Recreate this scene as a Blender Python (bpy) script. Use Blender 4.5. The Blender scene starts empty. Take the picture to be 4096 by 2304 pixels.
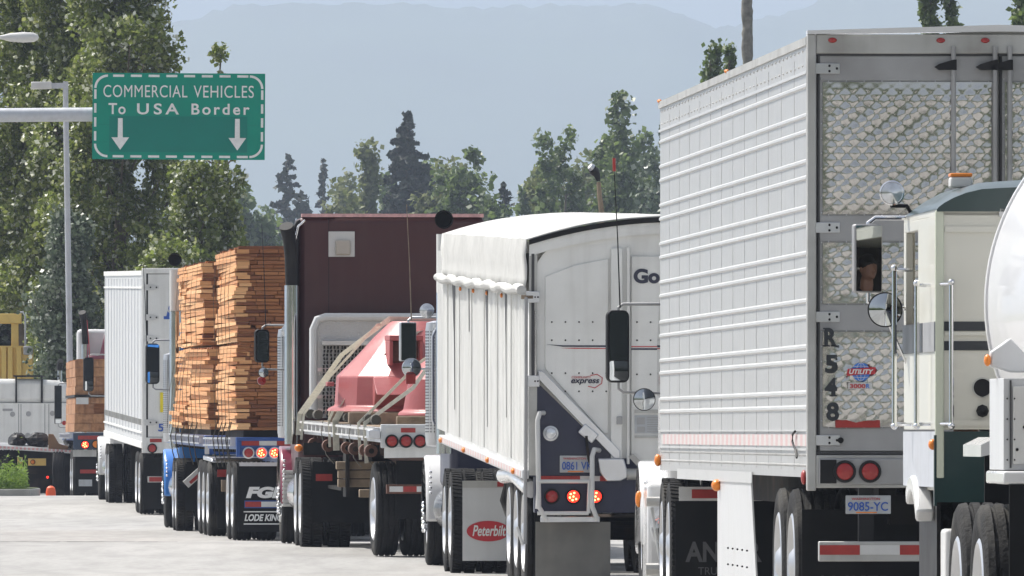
import bpy, math, random
import numpy as np
from mathutils import Vector, Matrix
R = math.radians
rnd = random.Random(7)
scene = bpy.context.scene
COL = scene.collection

# ------------------------------------------------------------------ camera, sky, sun, exposure
EYE = 1.39
cd = bpy.data.cameras.new('camera'); cam = bpy.data.objects.new('camera', cd); COL.objects.link(cam)
scene.camera = cam
cam.location = (0, 0, EYE); cam.rotation_euler = (R(90), 0, 0)
cd.sensor_width = 36; cd.lens = 419.3; cd.shift_y = .1419
cd.clip_start = 1; cd.clip_end = 40000
SUN_EL, SUN_AZ = R(54), R(-52)          # azimuth from +Y, negative = to the left
w = bpy.data.worlds.new('World'); scene.world = w; w.use_nodes = True
nt = w.node_tree
sky = nt.nodes.new('ShaderNodeTexSky'); sky.sky_type = 'NISHITA'; sky.sun_disc = False
sky.sun_elevation = SUN_EL; sky.sun_rotation = SUN_AZ; sky.air_density = 1.2; sky.dust_density = 5
hsv = nt.nodes.new('ShaderNodeHueSaturation'); hsv.inputs['Saturation'].default_value = .45; nt.links.new(sky.outputs[0], hsv.inputs['Color']); nt.links.new(hsv.outputs[0], nt.nodes['Background'].inputs[0]); nt.nodes['Background'].inputs[1].default_value = .13
sl = bpy.data.lights.new('sun', 'SUN'); sun = bpy.data.objects.new('sun', sl); COL.objects.link(sun)
sl.energy = 4.6; sl.angle = R(.5); sl.color = (1, .965, .9)
sd = Vector((math.sin(SUN_AZ)*math.cos(SUN_EL), math.cos(SUN_AZ)*math.cos(SUN_EL), math.sin(SUN_EL)))
sun.rotation_euler = sd.to_track_quat('Z', 'Y').to_euler()
scene.view_settings.view_transform = 'Standard'; scene.view_settings.look = 'None'
scene.view_settings.exposure = .38; scene.view_settings.gamma = 1
scene.cycles.volume_bounces = 1; scene.cycles.max_bounces = 8

# ------------------------------------------------------------------ materials
def mat(name, col, rough=.5, metal=0, var=.08, scale=3, bump=0, bscale=60, streak=0, spec=.5, trans=0, emit=0, coat=0, dirt=0, dirtcol=(.12, .1, .08)):
    m = bpy.data.materials.new(name); m.use_nodes = True; n = m.node_tree; p = n.nodes['Principled BSDF']; L = n.links.new
    p.inputs['Roughness'].default_value = rough; p.inputs['Metallic'].default_value = metal
    p.inputs['Specular IOR Level'].default_value = spec; p.inputs['Coat Weight'].default_value = coat
    if trans: p.inputs['Transmission Weight'].default_value = trans
    tc = n.nodes.new('ShaderNodeTexCoord')
    src = tc.outputs['Object']
    def noise(sc, scl=(1, 1, 1), det=4):
        mp = n.nodes.new('ShaderNodeMapping'); mp.inputs['Scale'].default_value = scl; L(src, mp.inputs[0])
        t = n.nodes.new('ShaderNodeTexNoise'); t.inputs['Scale'].default_value = sc; t.inputs['Detail'].default_value = det; L(mp.outputs[0], t.inputs[0]); return t
    c = tuple(col)+(1,)
    if var:
        t = noise(scale); r = n.nodes.new('ShaderNodeValToRGB')
        r.color_ramp.elements[0].position = .3; r.color_ramp.elements[1].position = .7
        r.color_ramp.elements[0].color = tuple(max(0, x*(1-var)) for x in col)+(1,)
        r.color_ramp.elements[1].color = tuple(min(1, x*(1+var)) for x in col)+(1,)
        L(t.outputs[0], r.inputs[0]); out = r.outputs[0]
        def over(out, t, a, b, amt, dc):
            rr = n.nodes.new('ShaderNodeValToRGB'); rr.color_ramp.elements[0].position = a; rr.color_ramp.elements[1].position = b
            rr.color_ramp.elements[0].color = (0, 0, 0, 1); rr.color_ramp.elements[1].color = (amt,)*3+(1,)
            L(t.outputs[0], rr.inputs[0]); mx = n.nodes.new('ShaderNodeMixRGB'); L(rr.outputs[0], mx.inputs[0]); L(out, mx.inputs[1])
            mx.inputs[2].default_value = tuple(dc)+(1,); return mx.outputs[0]
        if streak: out = over(out, noise(1.0, (9, 9, .5), 5), .48, .75, streak, (.25, .23, .2))
        if dirt: out = over(out, noise(2.2, (1, 1, 1), 7), .5, .72, dirt, dirtcol)
        L(out, p.inputs['Base Color'])
        rr = n.nodes.new('ShaderNodeMapRange'); rr.inputs[3].default_value = max(0.02, rough*.8); rr.inputs[4].default_value = min(1, rough*1.25)
        L(t.outputs[0], rr.inputs[0]); L(rr.outputs[0], p.inputs['Roughness'])
    else: p.inputs['Base Color'].default_value = c
    if bump:
        t = noise(bscale); b = n.nodes.new('ShaderNodeBump'); b.inputs['Strength'].default_value = bump; b.inputs['Distance'].default_value = .02
        L(t.outputs[0], b.inputs['Height']); L(b.outputs[0], p.inputs['Normal'])
    if emit: p.inputs['Emission Color'].default_value = c; p.inputs['Emission Strength'].default_value = emit
    return m
M = {}
M['white'] = mat('white_paint', (.58, .59, .6), .35, var=.04, streak=.12, dirt=.12, dirtcol=(.4, .38, .34))
M['white_clean'] = mat('white_gloss', (.68, .68, .68), .2, var=.02, coat=.4)
M['reefer'] = mat('reefer_side', (.45, .45, .445), .34, metal=.25, var=.05, scale=6, streak=.22, bump=.12, bscale=14)
M['cream'] = mat('cream_paint', (.62, .61, .54), .35, var=.03, coat=.2, dirt=.08, dirtcol=(.4, .36, .28))
M['dkgreen'] = mat('dark_green_paint', (.006, .03, .03), .3, var=.05, coat=.25)
M['hopper'] = mat('hopper_white', (.74, .74, .72), .45, var=.05, streak=.2, dirt=.18, dirtcol=(.35, .33, .29))
M['tarp'] = mat('tarp', (.5, .5, .485), .65, var=.08, scale=4, bump=.6, bscale=5, streak=.12)
M['navy'] = mat('navy_paint', (.012, .016, .045), .35, var=.1, dirt=.15, dirtcol=(.1, .1, .12))
M['maroon'] = mat('maroon_paint', (.06, .016, .018), .4, var=.15, scale=1, dirt=.35, dirtcol=(.075, .03, .03), streak=.03)
M['maroon_gloss'] = mat('maroon_gloss', (.2, .03, .06), .25, var=.05, coat=.6)
M['blue'] = mat('blue_paint', (.015, .07, .27), .35, var=.1, dirt=.25, dirtcol=(.08, .09, .12))
M['skyblue'] = mat('light_blue_paint', (.03, .19, .55), .25, var=.05, coat=.5)
M['dkblue'] = mat('slate_blue_paint', (.03, .05, .09), .4, var=.1, dirt=.3, dirtcol=(.06, .06, .06))
M['redcast'] = mat('red_primer', (.36, .085, .085), .4, var=.14, scale=2, dirt=.18, dirtcol=(.3, .18, .16), bump=.15, bscale=20)
M['chrome'] = mat('chrome', (.75, .76, .78), .12, 1, var=.04, dirt=.1)
M['alu'] = mat('aluminium', (.62, .63, .65), .35, 1, var=.08, dirt=.15)
M['alu_dull'] = mat('dull_aluminium', (.47, .47, .455), .5, .5, var=.1, streak=.25, dirt=.35)
M['galv'] = mat('galvanised', (.50, .52, .56), .5, .3, var=.07, scale=8, streak=.12)
M['steel_grey'] = mat('grey_steel', (.36, .36, .365), .45, .45, var=.1, dirt=.2)
M['rubber'] = mat('tyre_rubber', (.018, .018, .0185), .75, var=.3, scale=5, dirt=.55, dirtcol=(.1, .095, .085), bump=.5, bscale=40, spec=.2)
M['flap'] = mat('rubber_flap', (.008, .0085, .009), .6, var=.25, dirt=.3, dirtcol=(.03, .029, .027), bump=.2, bscale=3, spec=.15)
M['flap_dirty'] = mat('dusty_flap', (.17, .165, .15), .8, var=.2, scale=3, dirt=.5, dirtcol=(.08, .075, .07), streak=.2)
M['black'] = mat('black_paint', (.012, .012, .013), .5, spec=.2, var=.2, dirt=.2, dirtcol=(.08, .075, .07))
M['grime'] = mat('dirty_chassis', (.014, .013, .012), .7, spec=.2, var=.3, dirt=.5, dirtcol=(.11, .07, .05))
M['rust'] = mat('rusty_steel', (.12, .05, .03), .7, var=.35, scale=12, dirt=.4, dirtcol=(.05, .04, .035))
M['gap'] = mat('seal_black', (.05, .05, .053), .6, var=.2)
M['red'] = mat('reflector_red', (.34, .025, .02), .35, var=.12, scale=20, dirt=.1)
M['refwhite'] = mat('reflector_white', (.6, .6, .59), .35, var=.06, dirt=.15)
M['fadedred'] = mat('faded_reflector', (.62, .36, .36), .5, var=.2, scale=20)
M['lens_red'] = mat('red_lens', (.33, .01, .008), .2, var=.1, scale=30, coat=.5)
M['lens_lit'] = mat('lit_red_lens', (1, .03, .015), .3, var=0, emit=2.2)
M['led'] = mat('led_dot', (1, .45, .12), .3, var=0, emit=6)
def tape_mat(name, c1, c2, period, duty=.5):
    m = bpy.data.materials.new(name); m.use_nodes = True; n = m.node_tree; p = n.nodes['Principled BSDF']; L = n.links.new
    tc = n.nodes.new('ShaderNodeTexCoord'); sp = n.nodes.new('ShaderNodeSeparateXYZ'); L(tc.outputs['Object'], sp.inputs[0])
    a = n.nodes.new('ShaderNodeMath'); a.operation = 'MULTIPLY'; a.inputs[1].default_value = 1/period; L(sp.outputs[1], a.inputs[0])
    b = n.nodes.new('ShaderNodeMath'); b.operation = 'FRACT'; L(a.outputs[0], b.inputs[0])
    c = n.nodes.new('ShaderNodeMath'); c.operation = 'LESS_THAN'; c.inputs[1].default_value = duty; L(b.outputs[0], c.inputs[0])
    x = n.nodes.new('ShaderNodeMixRGB'); L(c.outputs[0], x.inputs[0]); x.inputs[1].default_value = tuple(c1)+(1,); x.inputs[2].default_value = tuple(c2)+(1,)
    t = n.nodes.new('ShaderNodeTexNoise'); t.inputs['Scale'].default_value = 5; L(tc.outputs['Object'], t.inputs[0])
    y = n.nodes.new('ShaderNodeMixRGB'); L(t.outputs[0], y.inputs[0]); L(x.outputs[0], y.inputs[1]); y.inputs[2].default_value = (.55, .5, .48, 1); L(y.outputs[0], p.inputs['Base Color']); p.inputs['Roughness'].default_value = .4
    return m
M['tape46'] = tape_mat('side_tape', (.62, .6, .58), (.6, .3, .3), .46)
M['amber'] = mat('amber_lens', (.75, .22, .02), .3, var=.1, scale=30)
M['lens_clear'] = mat('clear_lens', (.7, .72, .75), .08, .6, var=.2, scale=25, coat=1)
M['glass'] = mat('dark_glass', (.01, .012, .014), .04, 0, var=0, spec=1)
M['mirror'] = mat('mirror_glass', (.55, .58, .6), .02, 1, var=0)
M['strap'] = mat('strap_webbing', (.74, .72, .62), .8, var=.12, scale=20, bump=.3, bscale=200)
M['strap_dark'] = mat('dark_strap', (.07, .065, .05), .8, var=.2, scale=20)
M['timber'] = mat('weathered_timber', (.26, .2, .14), .8, var=.25, scale=7, bump=.4, bscale=30)
M['letter'] = mat('dark_letters', (.02, .024, .03), .4, var=.1)
M['letter_w'] = mat('white_letters', (.75, .75, .74), .5, var=.06, scale=15, dirt=.15)
M['letter_g'] = mat('faded_letters', (.085, .085, .088), .6, var=.2, scale=20)
M['letter_b'] = mat('blue_letters', (.03, .1, .42), .4, var=.05)
M['plate'] = mat('plate_white', (.42, .44, .46), .4, var=.1, scale=12, dirt=.25, dirtcol=(.35, .3, .25))
M['yellow'] = mat('crane_yellow', (.72, .5, .14), .5, var=.08, dirt=.12, streak=.1)
M['yellow_s'] = mat('yellow_sticker', (.8, .65, .03), .4, var=.05)
M['orange'] = mat('cone_orange', (.85, .12, .03), .5, var=.05)
M['beige'] = mat('beige_plastic', (.45, .41, .36), .6, var=.05)
M['signgreen'] = mat('sign_green', (.0, .25, .175), .5, var=.05, scale=1.5, spec=.2)
M['signgreen2'] = mat('sign_green_patch', (.004, .19, .15), .5, var=.05, scale=1.5, spec=.2)
M['rib'] = mat('white_rib', (.55, .55, .545), .3, .1, var=.03, dirt=.08)
M['skin'] = mat('skin', (.34, .18, .12), .5, var=.05)
M['hair'] = mat('dark_hair', (.02, .015, .012), .6, var=.1)
M['shirt'] = mat('dark_shirt', (.02, .025, .04), .8, var=.1)
M['seat'] = mat('seat_cloth', (.05, .045, .04), .9, var=.1)
M['sticker_blue'] = mat('badge_blue', (.05, .2, .65), .4, var=.05)
M['sticker_red'] = mat('badge_red', (.5, .03, .04), .4, var=.05)
M['bark'] = mat('bark', (.13, .105, .08), .9, var=.35, scale=3, bump=.8, bscale=14)
M['bark_pale'] = mat('bark_pale', (.2, .19, .17), .9, var=.35, scale=6, bump=.8, bscale=9)

def island_mat(name, stops, rough=.6, trans=0, bump=0, grain=None, spec=.5, metal=0, gmix=.75):
    m = bpy.data.materials.new(name); m.use_nodes = True; n = m.node_tree; p = n.nodes['Principled BSDF']; L = n.links.new
    g = n.nodes.new('ShaderNodeNewGeometry'); r = n.nodes.new('ShaderNodeValToRGB')
    els = r.color_ramp.elements
    while len(els) < len(stops): els.new(.5)
    for e, (pos, c) in zip(els, stops): e.position = pos; e.color = tuple(c)+(1,)
    L(g.outputs['Random Per Island'], r.inputs[0]); out = r.outputs[0]
    if grain:
        tc = n.nodes.new('ShaderNodeTexCoord'); mp = n.nodes.new('ShaderNodeMapping'); mp.inputs['Scale'].default_value = grain
        t = n.nodes.new('ShaderNodeTexNoise'); t.inputs['Scale'].default_value = 1; t.inputs['Detail'].default_value = 6
        L(tc.outputs['Object'], mp.inputs[0]); L(mp.outputs[0], t.inputs[0])
        mx = n.nodes.new('ShaderNodeMixRGB'); mx.blend_type = 'MULTIPLY'; mx.inputs[0].default_value = gmix
        r2 = n.nodes.new('ShaderNodeValToRGB'); r2.color_ramp.elements[0].position = .3; r2.color_ramp.elements[0].color = (.45, .42, .4, 1); r2.color_ramp.elements[1].position = .62
        L(t.outputs[0], r2.inputs[0]); L(out, mx.inputs[1]); L(r2.outputs[0], mx.inputs[2]); out = mx.outputs[0]
        if bump:
            b = n.nodes.new('ShaderNodeBump'); b.inputs['Strength'].default_value = bump; b.inputs['Distance'].default_value = .01; L(t.outputs[0], b.inputs['Height']); L(b.outputs[0], p.inputs['Normal'])
    L(out, p.inputs['Base Color']); p.inputs['Roughness'].default_value = rough; p.inputs['Specular IOR Level'].default_value = spec
    if trans:
        tr = n.nodes.new('ShaderNodeBsdfTranslucent'); L(out, tr.inputs[0]); ms = n.nodes.new('ShaderNodeMixShader'); ms.inputs[0].default_value = trans
        L(p.outputs[0], ms.inputs[1]); L(tr.outputs[0], ms.inputs[2]); L(ms.outputs[0], n.nodes['Material Output'].inputs[0])
    return m
M['cedar'] = island_mat('cedar', [(0, (.58, .27, .11)), (.3, (.74, .39, .17)), (.65, (.85, .52, .26)), (1, (.66, .32, .13))], .75, grain=(3, 3, 40), bump=.4, gmix=.4)  # left board faces: their sunlit paleness is put into the colour
M['cedar_end_shaded'] = island_mat('cedar_end_shaded', [(0, (.15, .045, .02)), (.35, (.32, .12, .042)), (.7, (.45, .19, .07)), (1, (.22, .075, .03))], .8, grain=(4, 4, 60), bump=.5)  # rear board faces: their shade is put into the darker colour
M['blockwood'] = island_mat('block_ends', [(0, (.36, .17, .08)), (.5, (.48, .25, .12)), (1, (.42, .2, .09))], .8, grain=(9, 9, 9), bump=.4)
M['leaf'] = island_mat('cottonwood_leaf', [(0, (.09, .12, .025)), (.4, (.16, .21, .045)), (.72, (.26, .31, .07)), (.86, (.38, .4, .17)), (.95, (.75, .77, .68)), (1, (.8, .82, .74))], .35, trans=.5, spec=.4)  # palest stops paint leaf sparkle into the colour, besides the white undersides
M['leaf_silver'] = island_mat('silver_leaf', [(0, (.06, .09, .05)), (.5, (.13, .17, .1)), (.85, (.2, .24, .17)), (1, (.38, .4, .34))], .4, trans=.2)
M['leaf_far'] = island_mat('far_leaf', [(0, (.07, .11, .03)), (.6, (.13, .18, .05)), (.9, (.2, .26, .1)), (1, (.45, .48, .38))], .4, trans=.5)
M['leaf_light'] = island_mat('spring_leaf', [(0, (.13, .16, .05)), (.6, (.18, .2, .08)), (1, (.25, .26, .13))], .6, trans=.45)
M['needle'] = island_mat('needles', [(0, (.018, .028, .02)), (.6, (.035, .045, .032)), (1, (.06, .055, .045))], .7, trans=.1)
M['needle_dark'] = island_mat('dark_needles', [(0, (.008, .016, .01)), (1, (.03, .045, .024))], .7)
M['weed'] = island_mat('weed', [(0, (.14, .24, .03)), (1, (.28, .4, .06))], .6, trans=.3)

# ------------------------------------------------------------------ mesh helpers
class MB:
    def __init__(s): s.v = []; s.f = []; s.g = []
    def add(s, vs, fs):
        k = len(s.v); s.g.append((k, len(s.f))); s.v += [tuple(x) for x in vs]; s.f += [tuple(i+k for i in f) for f in fs]; return s
    def box(s, x0, x1, y0, y1, z0, z1, M_=None):
        vs = [Vector(p) for p in ((x0,y0,z0),(x1,y0,z0),(x1,y1,z0),(x0,y1,z0),(x0,y0,z1),(x1,y0,z1),(x1,y1,z1),(x0,y1,z1))]
        if M_: vs = [M_ @ p for p in vs]
        return s.add(vs, [(0,3,2,1),(4,5,6,7),(0,1,5,4),(1,2,6,5),(2,3,7,6),(3,0,4,7)])
    def prism(s, pts, ax, a, b):
        """polygon pts extruded along axis ax ('x','y','z') from a to b"""
        n = len(pts)
        def P(p, t): return {'x': (t, p[0], p[1]), 'y': (p[0], t, p[1]), 'z': (p[0], p[1], t)}[ax]
        vs = [P(p, a) for p in pts]+[P(p, b) for p in pts]
        return s.add(vs, [tuple(range(n)), tuple(range(2*n-1, n-1, -1))]+[(i, i+n, (i+1) % n+n, (i+1) % n) for i in range(n)])
    def tube(s, pts, r, n=8, cap=True):
        pts = [Vector(p) for p in pts]; rs = r if isinstance(r, (list, tuple)) else [r]*len(pts)
        vs = []; up = None
        for i, p in enumerate(pts):
            t = (pts[min(i+1, len(pts)-1)]-pts[max(i-1, 0)]).normalized()
            if up is None: up = Vector((0, 0, 1)) if abs(t.z) < .9 else Vector((1, 0, 0))
            a = t.cross(up).normalized(); up = a.cross(t).normalized()
            for k in range(n):
                th = 2*math.pi*k/n; vs.append(p+rs[i]*(math.cos(th)*a+math.sin(th)*up))
        fs = []
        for i in range(len(pts)-1):
            for k in range(n):
                k2 = (k+1) % n; fs.append((i*n+k, i*n+k2, (i+1)*n+k2, (i+1)*n+k))
        if cap: fs += [tuple(range(n-1, -1, -1)), tuple((len(pts)-1)*n+k for k in range(n))]
        return s.add(vs, fs)
    def lathe(s, prof, c, ax='x', n=32, cap=False):
        """prof: list of (radius, height along axis)"""
        c = Vector(c); vs = []
        for (r, h) in prof:
            for k in range(n):
                th = 2*math.pi*k/n; a, b = r*math.cos(th), r*math.sin(th)
                vs.append(c+Vector({'x': (h, a, b), 'y': (a, h, b), 'z': (a, b, h)}[ax]))
        fs = []
        for i in range(len(prof)-1):
            for k in range(n):
                k2 = (k+1) % n; fs.append((i*n+k, i*n+k2, (i+1)*n+k2, (i+1)*n+k))
        if cap: fs += [tuple(range(n)), tuple((len(prof)-1)*n+k for k in range(n))]
        return s.add(vs, fs)
    def disc(s, c, r, ax='y', t=.02, n=24): return s.lathe([(r, -t/2), (r, t/2)], c, ax, n, True)
    def sphere(s, c, r, n=12, m=8, sc=(1, 1, 1)):
        c = Vector(c); vs = [c+Vector((0, 0, -r*sc[2]))]
        for i in range(1, m):
            ph = -math.pi/2+math.pi*i/m
            for k in range(n):
                th = 2*math.pi*k/n; vs.append(c+Vector((r*sc[0]*math.cos(ph)*math.cos(th), r*sc[1]*math.cos(ph)*math.sin(th), r*sc[2]*math.sin(ph))))
        vs.append(c+Vector((0, 0, r*sc[2]))); fs = []
        for k in range(n): fs.append((0, 1+(k+1) % n, 1+k)); fs.append((len(vs)-1, len(vs)-1-n+k, len(vs)-1-n+(k+1) % n))
        for i in range(m-2):
            for k in range(n):
                a = 1+i*n; fs.append((a+k, a+(k+1) % n, a+n+(k+1) % n, a+n+k))
        return s.add(vs, fs)
    def ribbon(s, pts, wv, th=.006):
        """flat band along pts, width vector wv"""
        wv = Vector(wv)/2; pts = [Vector(p) for p in pts]
        for a, b in zip(pts, pts[1:]):
            nrm = (b-a).cross(wv).normalized()*th
            s.add([a-wv, a+wv, b+wv, b-wv, a-wv+nrm, a+wv+nrm, b+wv+nrm, b-wv+nrm], [(0,1,2,3),(7,6,5,4),(0,4,5,1),(1,5,6,2),(2,6,7,3),(3,7,4,0)])
        return s
    def build(s, name, m, parent=None, smooth=35, bevel=0, label=None, loc=None):
        m = M[m] if isinstance(m, str) else m
        if name in EMBOSS and parent is not None and parent.type == 'MESH': return emboss(parent, s, m)
        first = None
        for vs, fs in s.pieces():
            me = bpy.data.meshes.new(name); me.from_pydata(vs, [], fs); me.update(); bm_fix(me)
            o = bpy.data.objects.new(name, me); COL.objects.link(o); me.materials.append(m)
            if smooth: me.shade_smooth(); me.set_sharp_from_angle(angle=R(smooth))
            if parent: o.parent = parent
            if bevel:
                b = o.modifiers.new('bevel', 'BEVEL'); b.width = bevel; b.segments = 2; b.limit_method = 'ANGLE'; b.angle_limit = R(40)
            if label: o['label'] = label
            if loc: o.location = loc
            first = first or o
        return first
    def pieces(s):
        """groups of added shapes that stand clear of one another"""
        n = len(s.g)
        if n < 2 or n > 900: return [(s.v, s.f)]
        ends = [g[0] for g in s.g]+[len(s.v)]; fe = [g[1] for g in s.g]+[len(s.f)]
        V = np.array([tuple(v) for v in s.v]); lo = np.array([V[ends[i]:ends[i+1]].min(0) for i in range(n)]); hi = np.array([V[ends[i]:ends[i+1]].max(0) for i in range(n)])
        size = (hi-lo).max(1); gap = np.maximum(0, np.maximum(lo[:, None]-hi[None], lo[None]-hi[:, None]))
        near = np.sqrt((gap**2).sum(2)) <= np.maximum(.02, .5*np.maximum(size[:, None], size[None]))
        lab = list(range(n))
        for i in range(n):
            for j in np.nonzero(near[i])[0]:
                if lab[j] != lab[i]:
                    a, b = lab[i], lab[j]; lab = [a if x == b else x for x in lab]
        ids = sorted(set(lab))
        if len(ids) < 2 or len(ids) > 100: return [(s.v, s.f)]
        out = []
        for k in ids:
            vs, fs = [], []
            for i in range(n):
                if lab[i] == k:
                    off = len(vs)-ends[i]; vs += s.v[ends[i]:ends[i+1]]; fs += [tuple(x+off for x in f) for f in s.f[fe[i]:fe[i+1]]]
            out.append((vs, fs))
        return out
EMBOSS = {'rivets', 'bolts', 'panel_seam', 'vent_slots', 'letter_serifs', 'perforation', 'cabinet_fittings', 'body_fittings', 'notice_lines', 'globe_lines', 'panel_joint', 'roof_clips', 'notice_picture', 'rail_band', 'flap_line', 'white_stripe', 'red_stripe'}
def emboss(o, mb, m):
    """add raised pattern to an existing mesh, in its own material"""
    b = bmesh.new(); b.from_mesh(o.data)
    vs = [b.verts.new(v) for v in mb.v]
    if m.name not in [x.name for x in o.data.materials]: o.data.materials.append(m)
    mi = [x.name for x in o.data.materials].index(m.name)
    for f in mb.f:
        try: k = b.faces.new([vs[i] for i in f]); k.material_index = mi
        except ValueError: pass
    bmesh.ops.recalc_face_normals(b, faces=b.faces); b.to_mesh(o.data); b.free(); return o
import bmesh
def bm_fix(me):
    b = bmesh.new(); b.from_mesh(me); bmesh.ops.recalc_face_normals(b, faces=b.faces); b.to_mesh(me); b.free()
def tag(o, label, cat, group=None):
    o['label'] = label; o['category'] = cat
    if group: o['group'] = group
    return o
def structure(o): o['kind'] = 'structure'; return o
def thing(name, label, cat, loc=(0, 0, 0), head=0, pitch=0, group=None, roll=0):
    o = bpy.data.objects.new(name, None); COL.objects.link(o); o.empty_display_size = .2
    o.location = loc; o.rotation_euler = (pitch, roll, R(head)); return tag(o, label, cat, group)
def copy_tree(o, parent=None):
    c = o.copy(); COL.objects.link(c)
    if parent: c.parent = parent
    for ch in list(o.children): copy_tree(ch, c)
    return c
def text(s, name, m, parent, loc, size, width=None, offset=0, shear=0, ext=.002, rot=(R(90), 0, 0), space=1):
    cu = bpy.data.curves.new(name, 'FONT'); cu.body = s; cu.size = 1; cu.extrude = ext/size; cu.offset = offset; cu.shear = shear; cu.space_character = space
    o = bpy.data.objects.new(name, cu); COL.objects.link(o)
    dg = bpy.context.evaluated_depsgraph_get(); dg.update()
    me = bpy.data.meshes.new_from_object(o.evaluated_get(dg)); me.name = name
    bpy.data.objects.remove(o); bpy.data.curves.remove(cu)
    co = np.empty(len(me.vertices)*3, 'f'); me.vertices.foreach_get('co', co); co = co.reshape(-1, 3)
    lo, hi = co.min(0), co.max(0)
    sy = size/(hi[1]-lo[1]); sx = (width/(hi[0]-lo[0])) if width else sy
    co[:, 0] = (co[:, 0]-lo[0])*sx; co[:, 1] = (co[:, 1]-lo[1])*sy; co[:, 2] *= size
    me.vertices.foreach_set('co', co.ravel()); me.update()
    me.materials.clear(); me.materials.append(M[m]); o = bpy.data.objects.new(name, me); COL.objects.link(o)
    o.parent = parent; o.location = loc; o.rotation_euler = rot
    return o
F = 30000.; CX = 1288.                      # survey constants of the site photograph
def site(px, d): return (px-CX)*d/F          # metres to the right of the sight line, at distance d
GP = [(0, 0), (100, -.03), (125, -.03), (131, .03), (139, .08), (146, .05), (155, -.02), (172, -.02), (195, 0), (210, .14), (222, .18), (234, .17), (246, 0), (300, 0), (20000, 0)]
def gz(y):
    for (a, b), (c, e) in zip(GP, GP[1:]):
        if y <= c:
            t = (y-a)/(c-a); t = t*t*(3-2*t); return b+(e-b)*t
    return 0

# ------------------------------------------------------------------ ground, road, hills
def grid(xs, ys, fz):
    m = MB(); nx = len(xs)
    vs = [(x, y, fz(x, y)) for y in ys for x in xs]
    fs = [(j*nx+i, j*nx+i+1, (j+1)*nx+i+1, (j+1)*nx+i) for j in range(len(ys)-1) for i in range(nx-1)]
    return m.add(vs, fs)
def noise2(x, y):
    return (math.sin(x*1.3+y*.7)+math.sin(x*2.9-y*1.7+1.3)*.5+math.sin(x*6.1+y*5.3+.4)*.27+math.sin(x*13.7-y*9.1+2.2)*.15)/1.9
rm = bpy.data.materials.new('worn_concrete'); rm.use_nodes = True
n = rm.node_tree; p = n.nodes['Principled BSDF']; L = n.links.new
tc = n.nodes.new('ShaderNodeTexCoord')
def rn(sc, scl, det):
    mp = n.nodes.new('ShaderNodeMapping'); mp.inputs['Scale'].default_value = scl; L(tc.outputs['Object'], mp.inputs[0])
    t = n.nodes.new('ShaderNodeTexNoise'); t.inputs['Scale'].default_value = sc; t.inputs['Detail'].default_value = det; L(mp.outputs[0], t.inputs[0]); return t
a = rn(.35, (1, .25, 1), 5); b = rn(14, (1, 1, 1), 3); c = rn(3, (1, .12, 1), 5)
r1 = n.nodes.new('ShaderNodeValToRGB'); r1.color_ramp.elements[0].position = .35; r1.color_ramp.elements[0].color = (.32, .313, .3, 1); r1.color_ramp.elements[1].position = .65; r1.color_ramp.elements[1].color = (.4, .39, .376, 1)
L(a.outputs[0], r1.inputs[0])
m1 = n.nodes.new('ShaderNodeMixRGB'); m1.blend_type = 'MULTIPLY'; m1.inputs[0].default_value = .65
r2 = n.nodes.new('ShaderNodeValToRGB'); r2.color_ramp.elements[0].position = .3; r2.color_ramp.elements[0].color = (.6, .6, .6, 1); r2.color_ramp.elements[1].position = .55
L(b.outputs[0], r2.inputs[0]); L(r1.outputs[0], m1.inputs[1]); L(r2.outputs[0], m1.inputs[2])
m2 = n.nodes.new('ShaderNodeMixRGB'); m2.blend_type = 'MULTIPLY'; m2.inputs[0].default_value = .8
r3 = n.nodes.new('ShaderNodeValToRGB'); r3.color_ramp.elements[0].position = .35; r3.color_ramp.elements[0].color = (.8, .8, .8, 1); r3.color_ramp.elements[1].position = .6
L(c.outputs[0], r3.inputs[0]); L(m1.outputs[0], m2.inputs[1]); L(r3.outputs[0], m2.inputs[2]); L(m2.outputs[0], p.inputs['Base Color'])
p.inputs['Roughness'].default_value = .8
bb = n.nodes.new('ShaderNodeBump'); bb.inputs['Strength'].default_value = .5; bb.inputs['Distance'].default_value = .01; L(b.outputs[0], bb.inputs['Height']); L(bb.outputs[0], p.inputs['Normal'])
M['road'] = rm
M['grass'] = mat('rough_grass', (.07, .1, .03), .9, var=.35, scale=.6, dirt=.4, dirtcol=(.12, .1, .06))
M['hill'] = mat('forest_hill', (.035, .055, .03), .9, var=.5, scale=.003, dirt=.9, dirtcol=(.24, .27, .16))
ys = list(range(5, 330, 3))
structure(grid([-60, -30, -15, -8, 0, 8, 15, 30, 50], ys, lambda x, y: gz(y)).build('road', 'road'))
gx = [-30000, -6000, -500, -60.2, -60, 50, 50.2, 500, 6000, 30000]
structure(grid(gx, [-200, 4, 5, 326, 330, 600, 4000, 28000], lambda x, y: -.3).build('ground', 'grass'))
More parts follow.
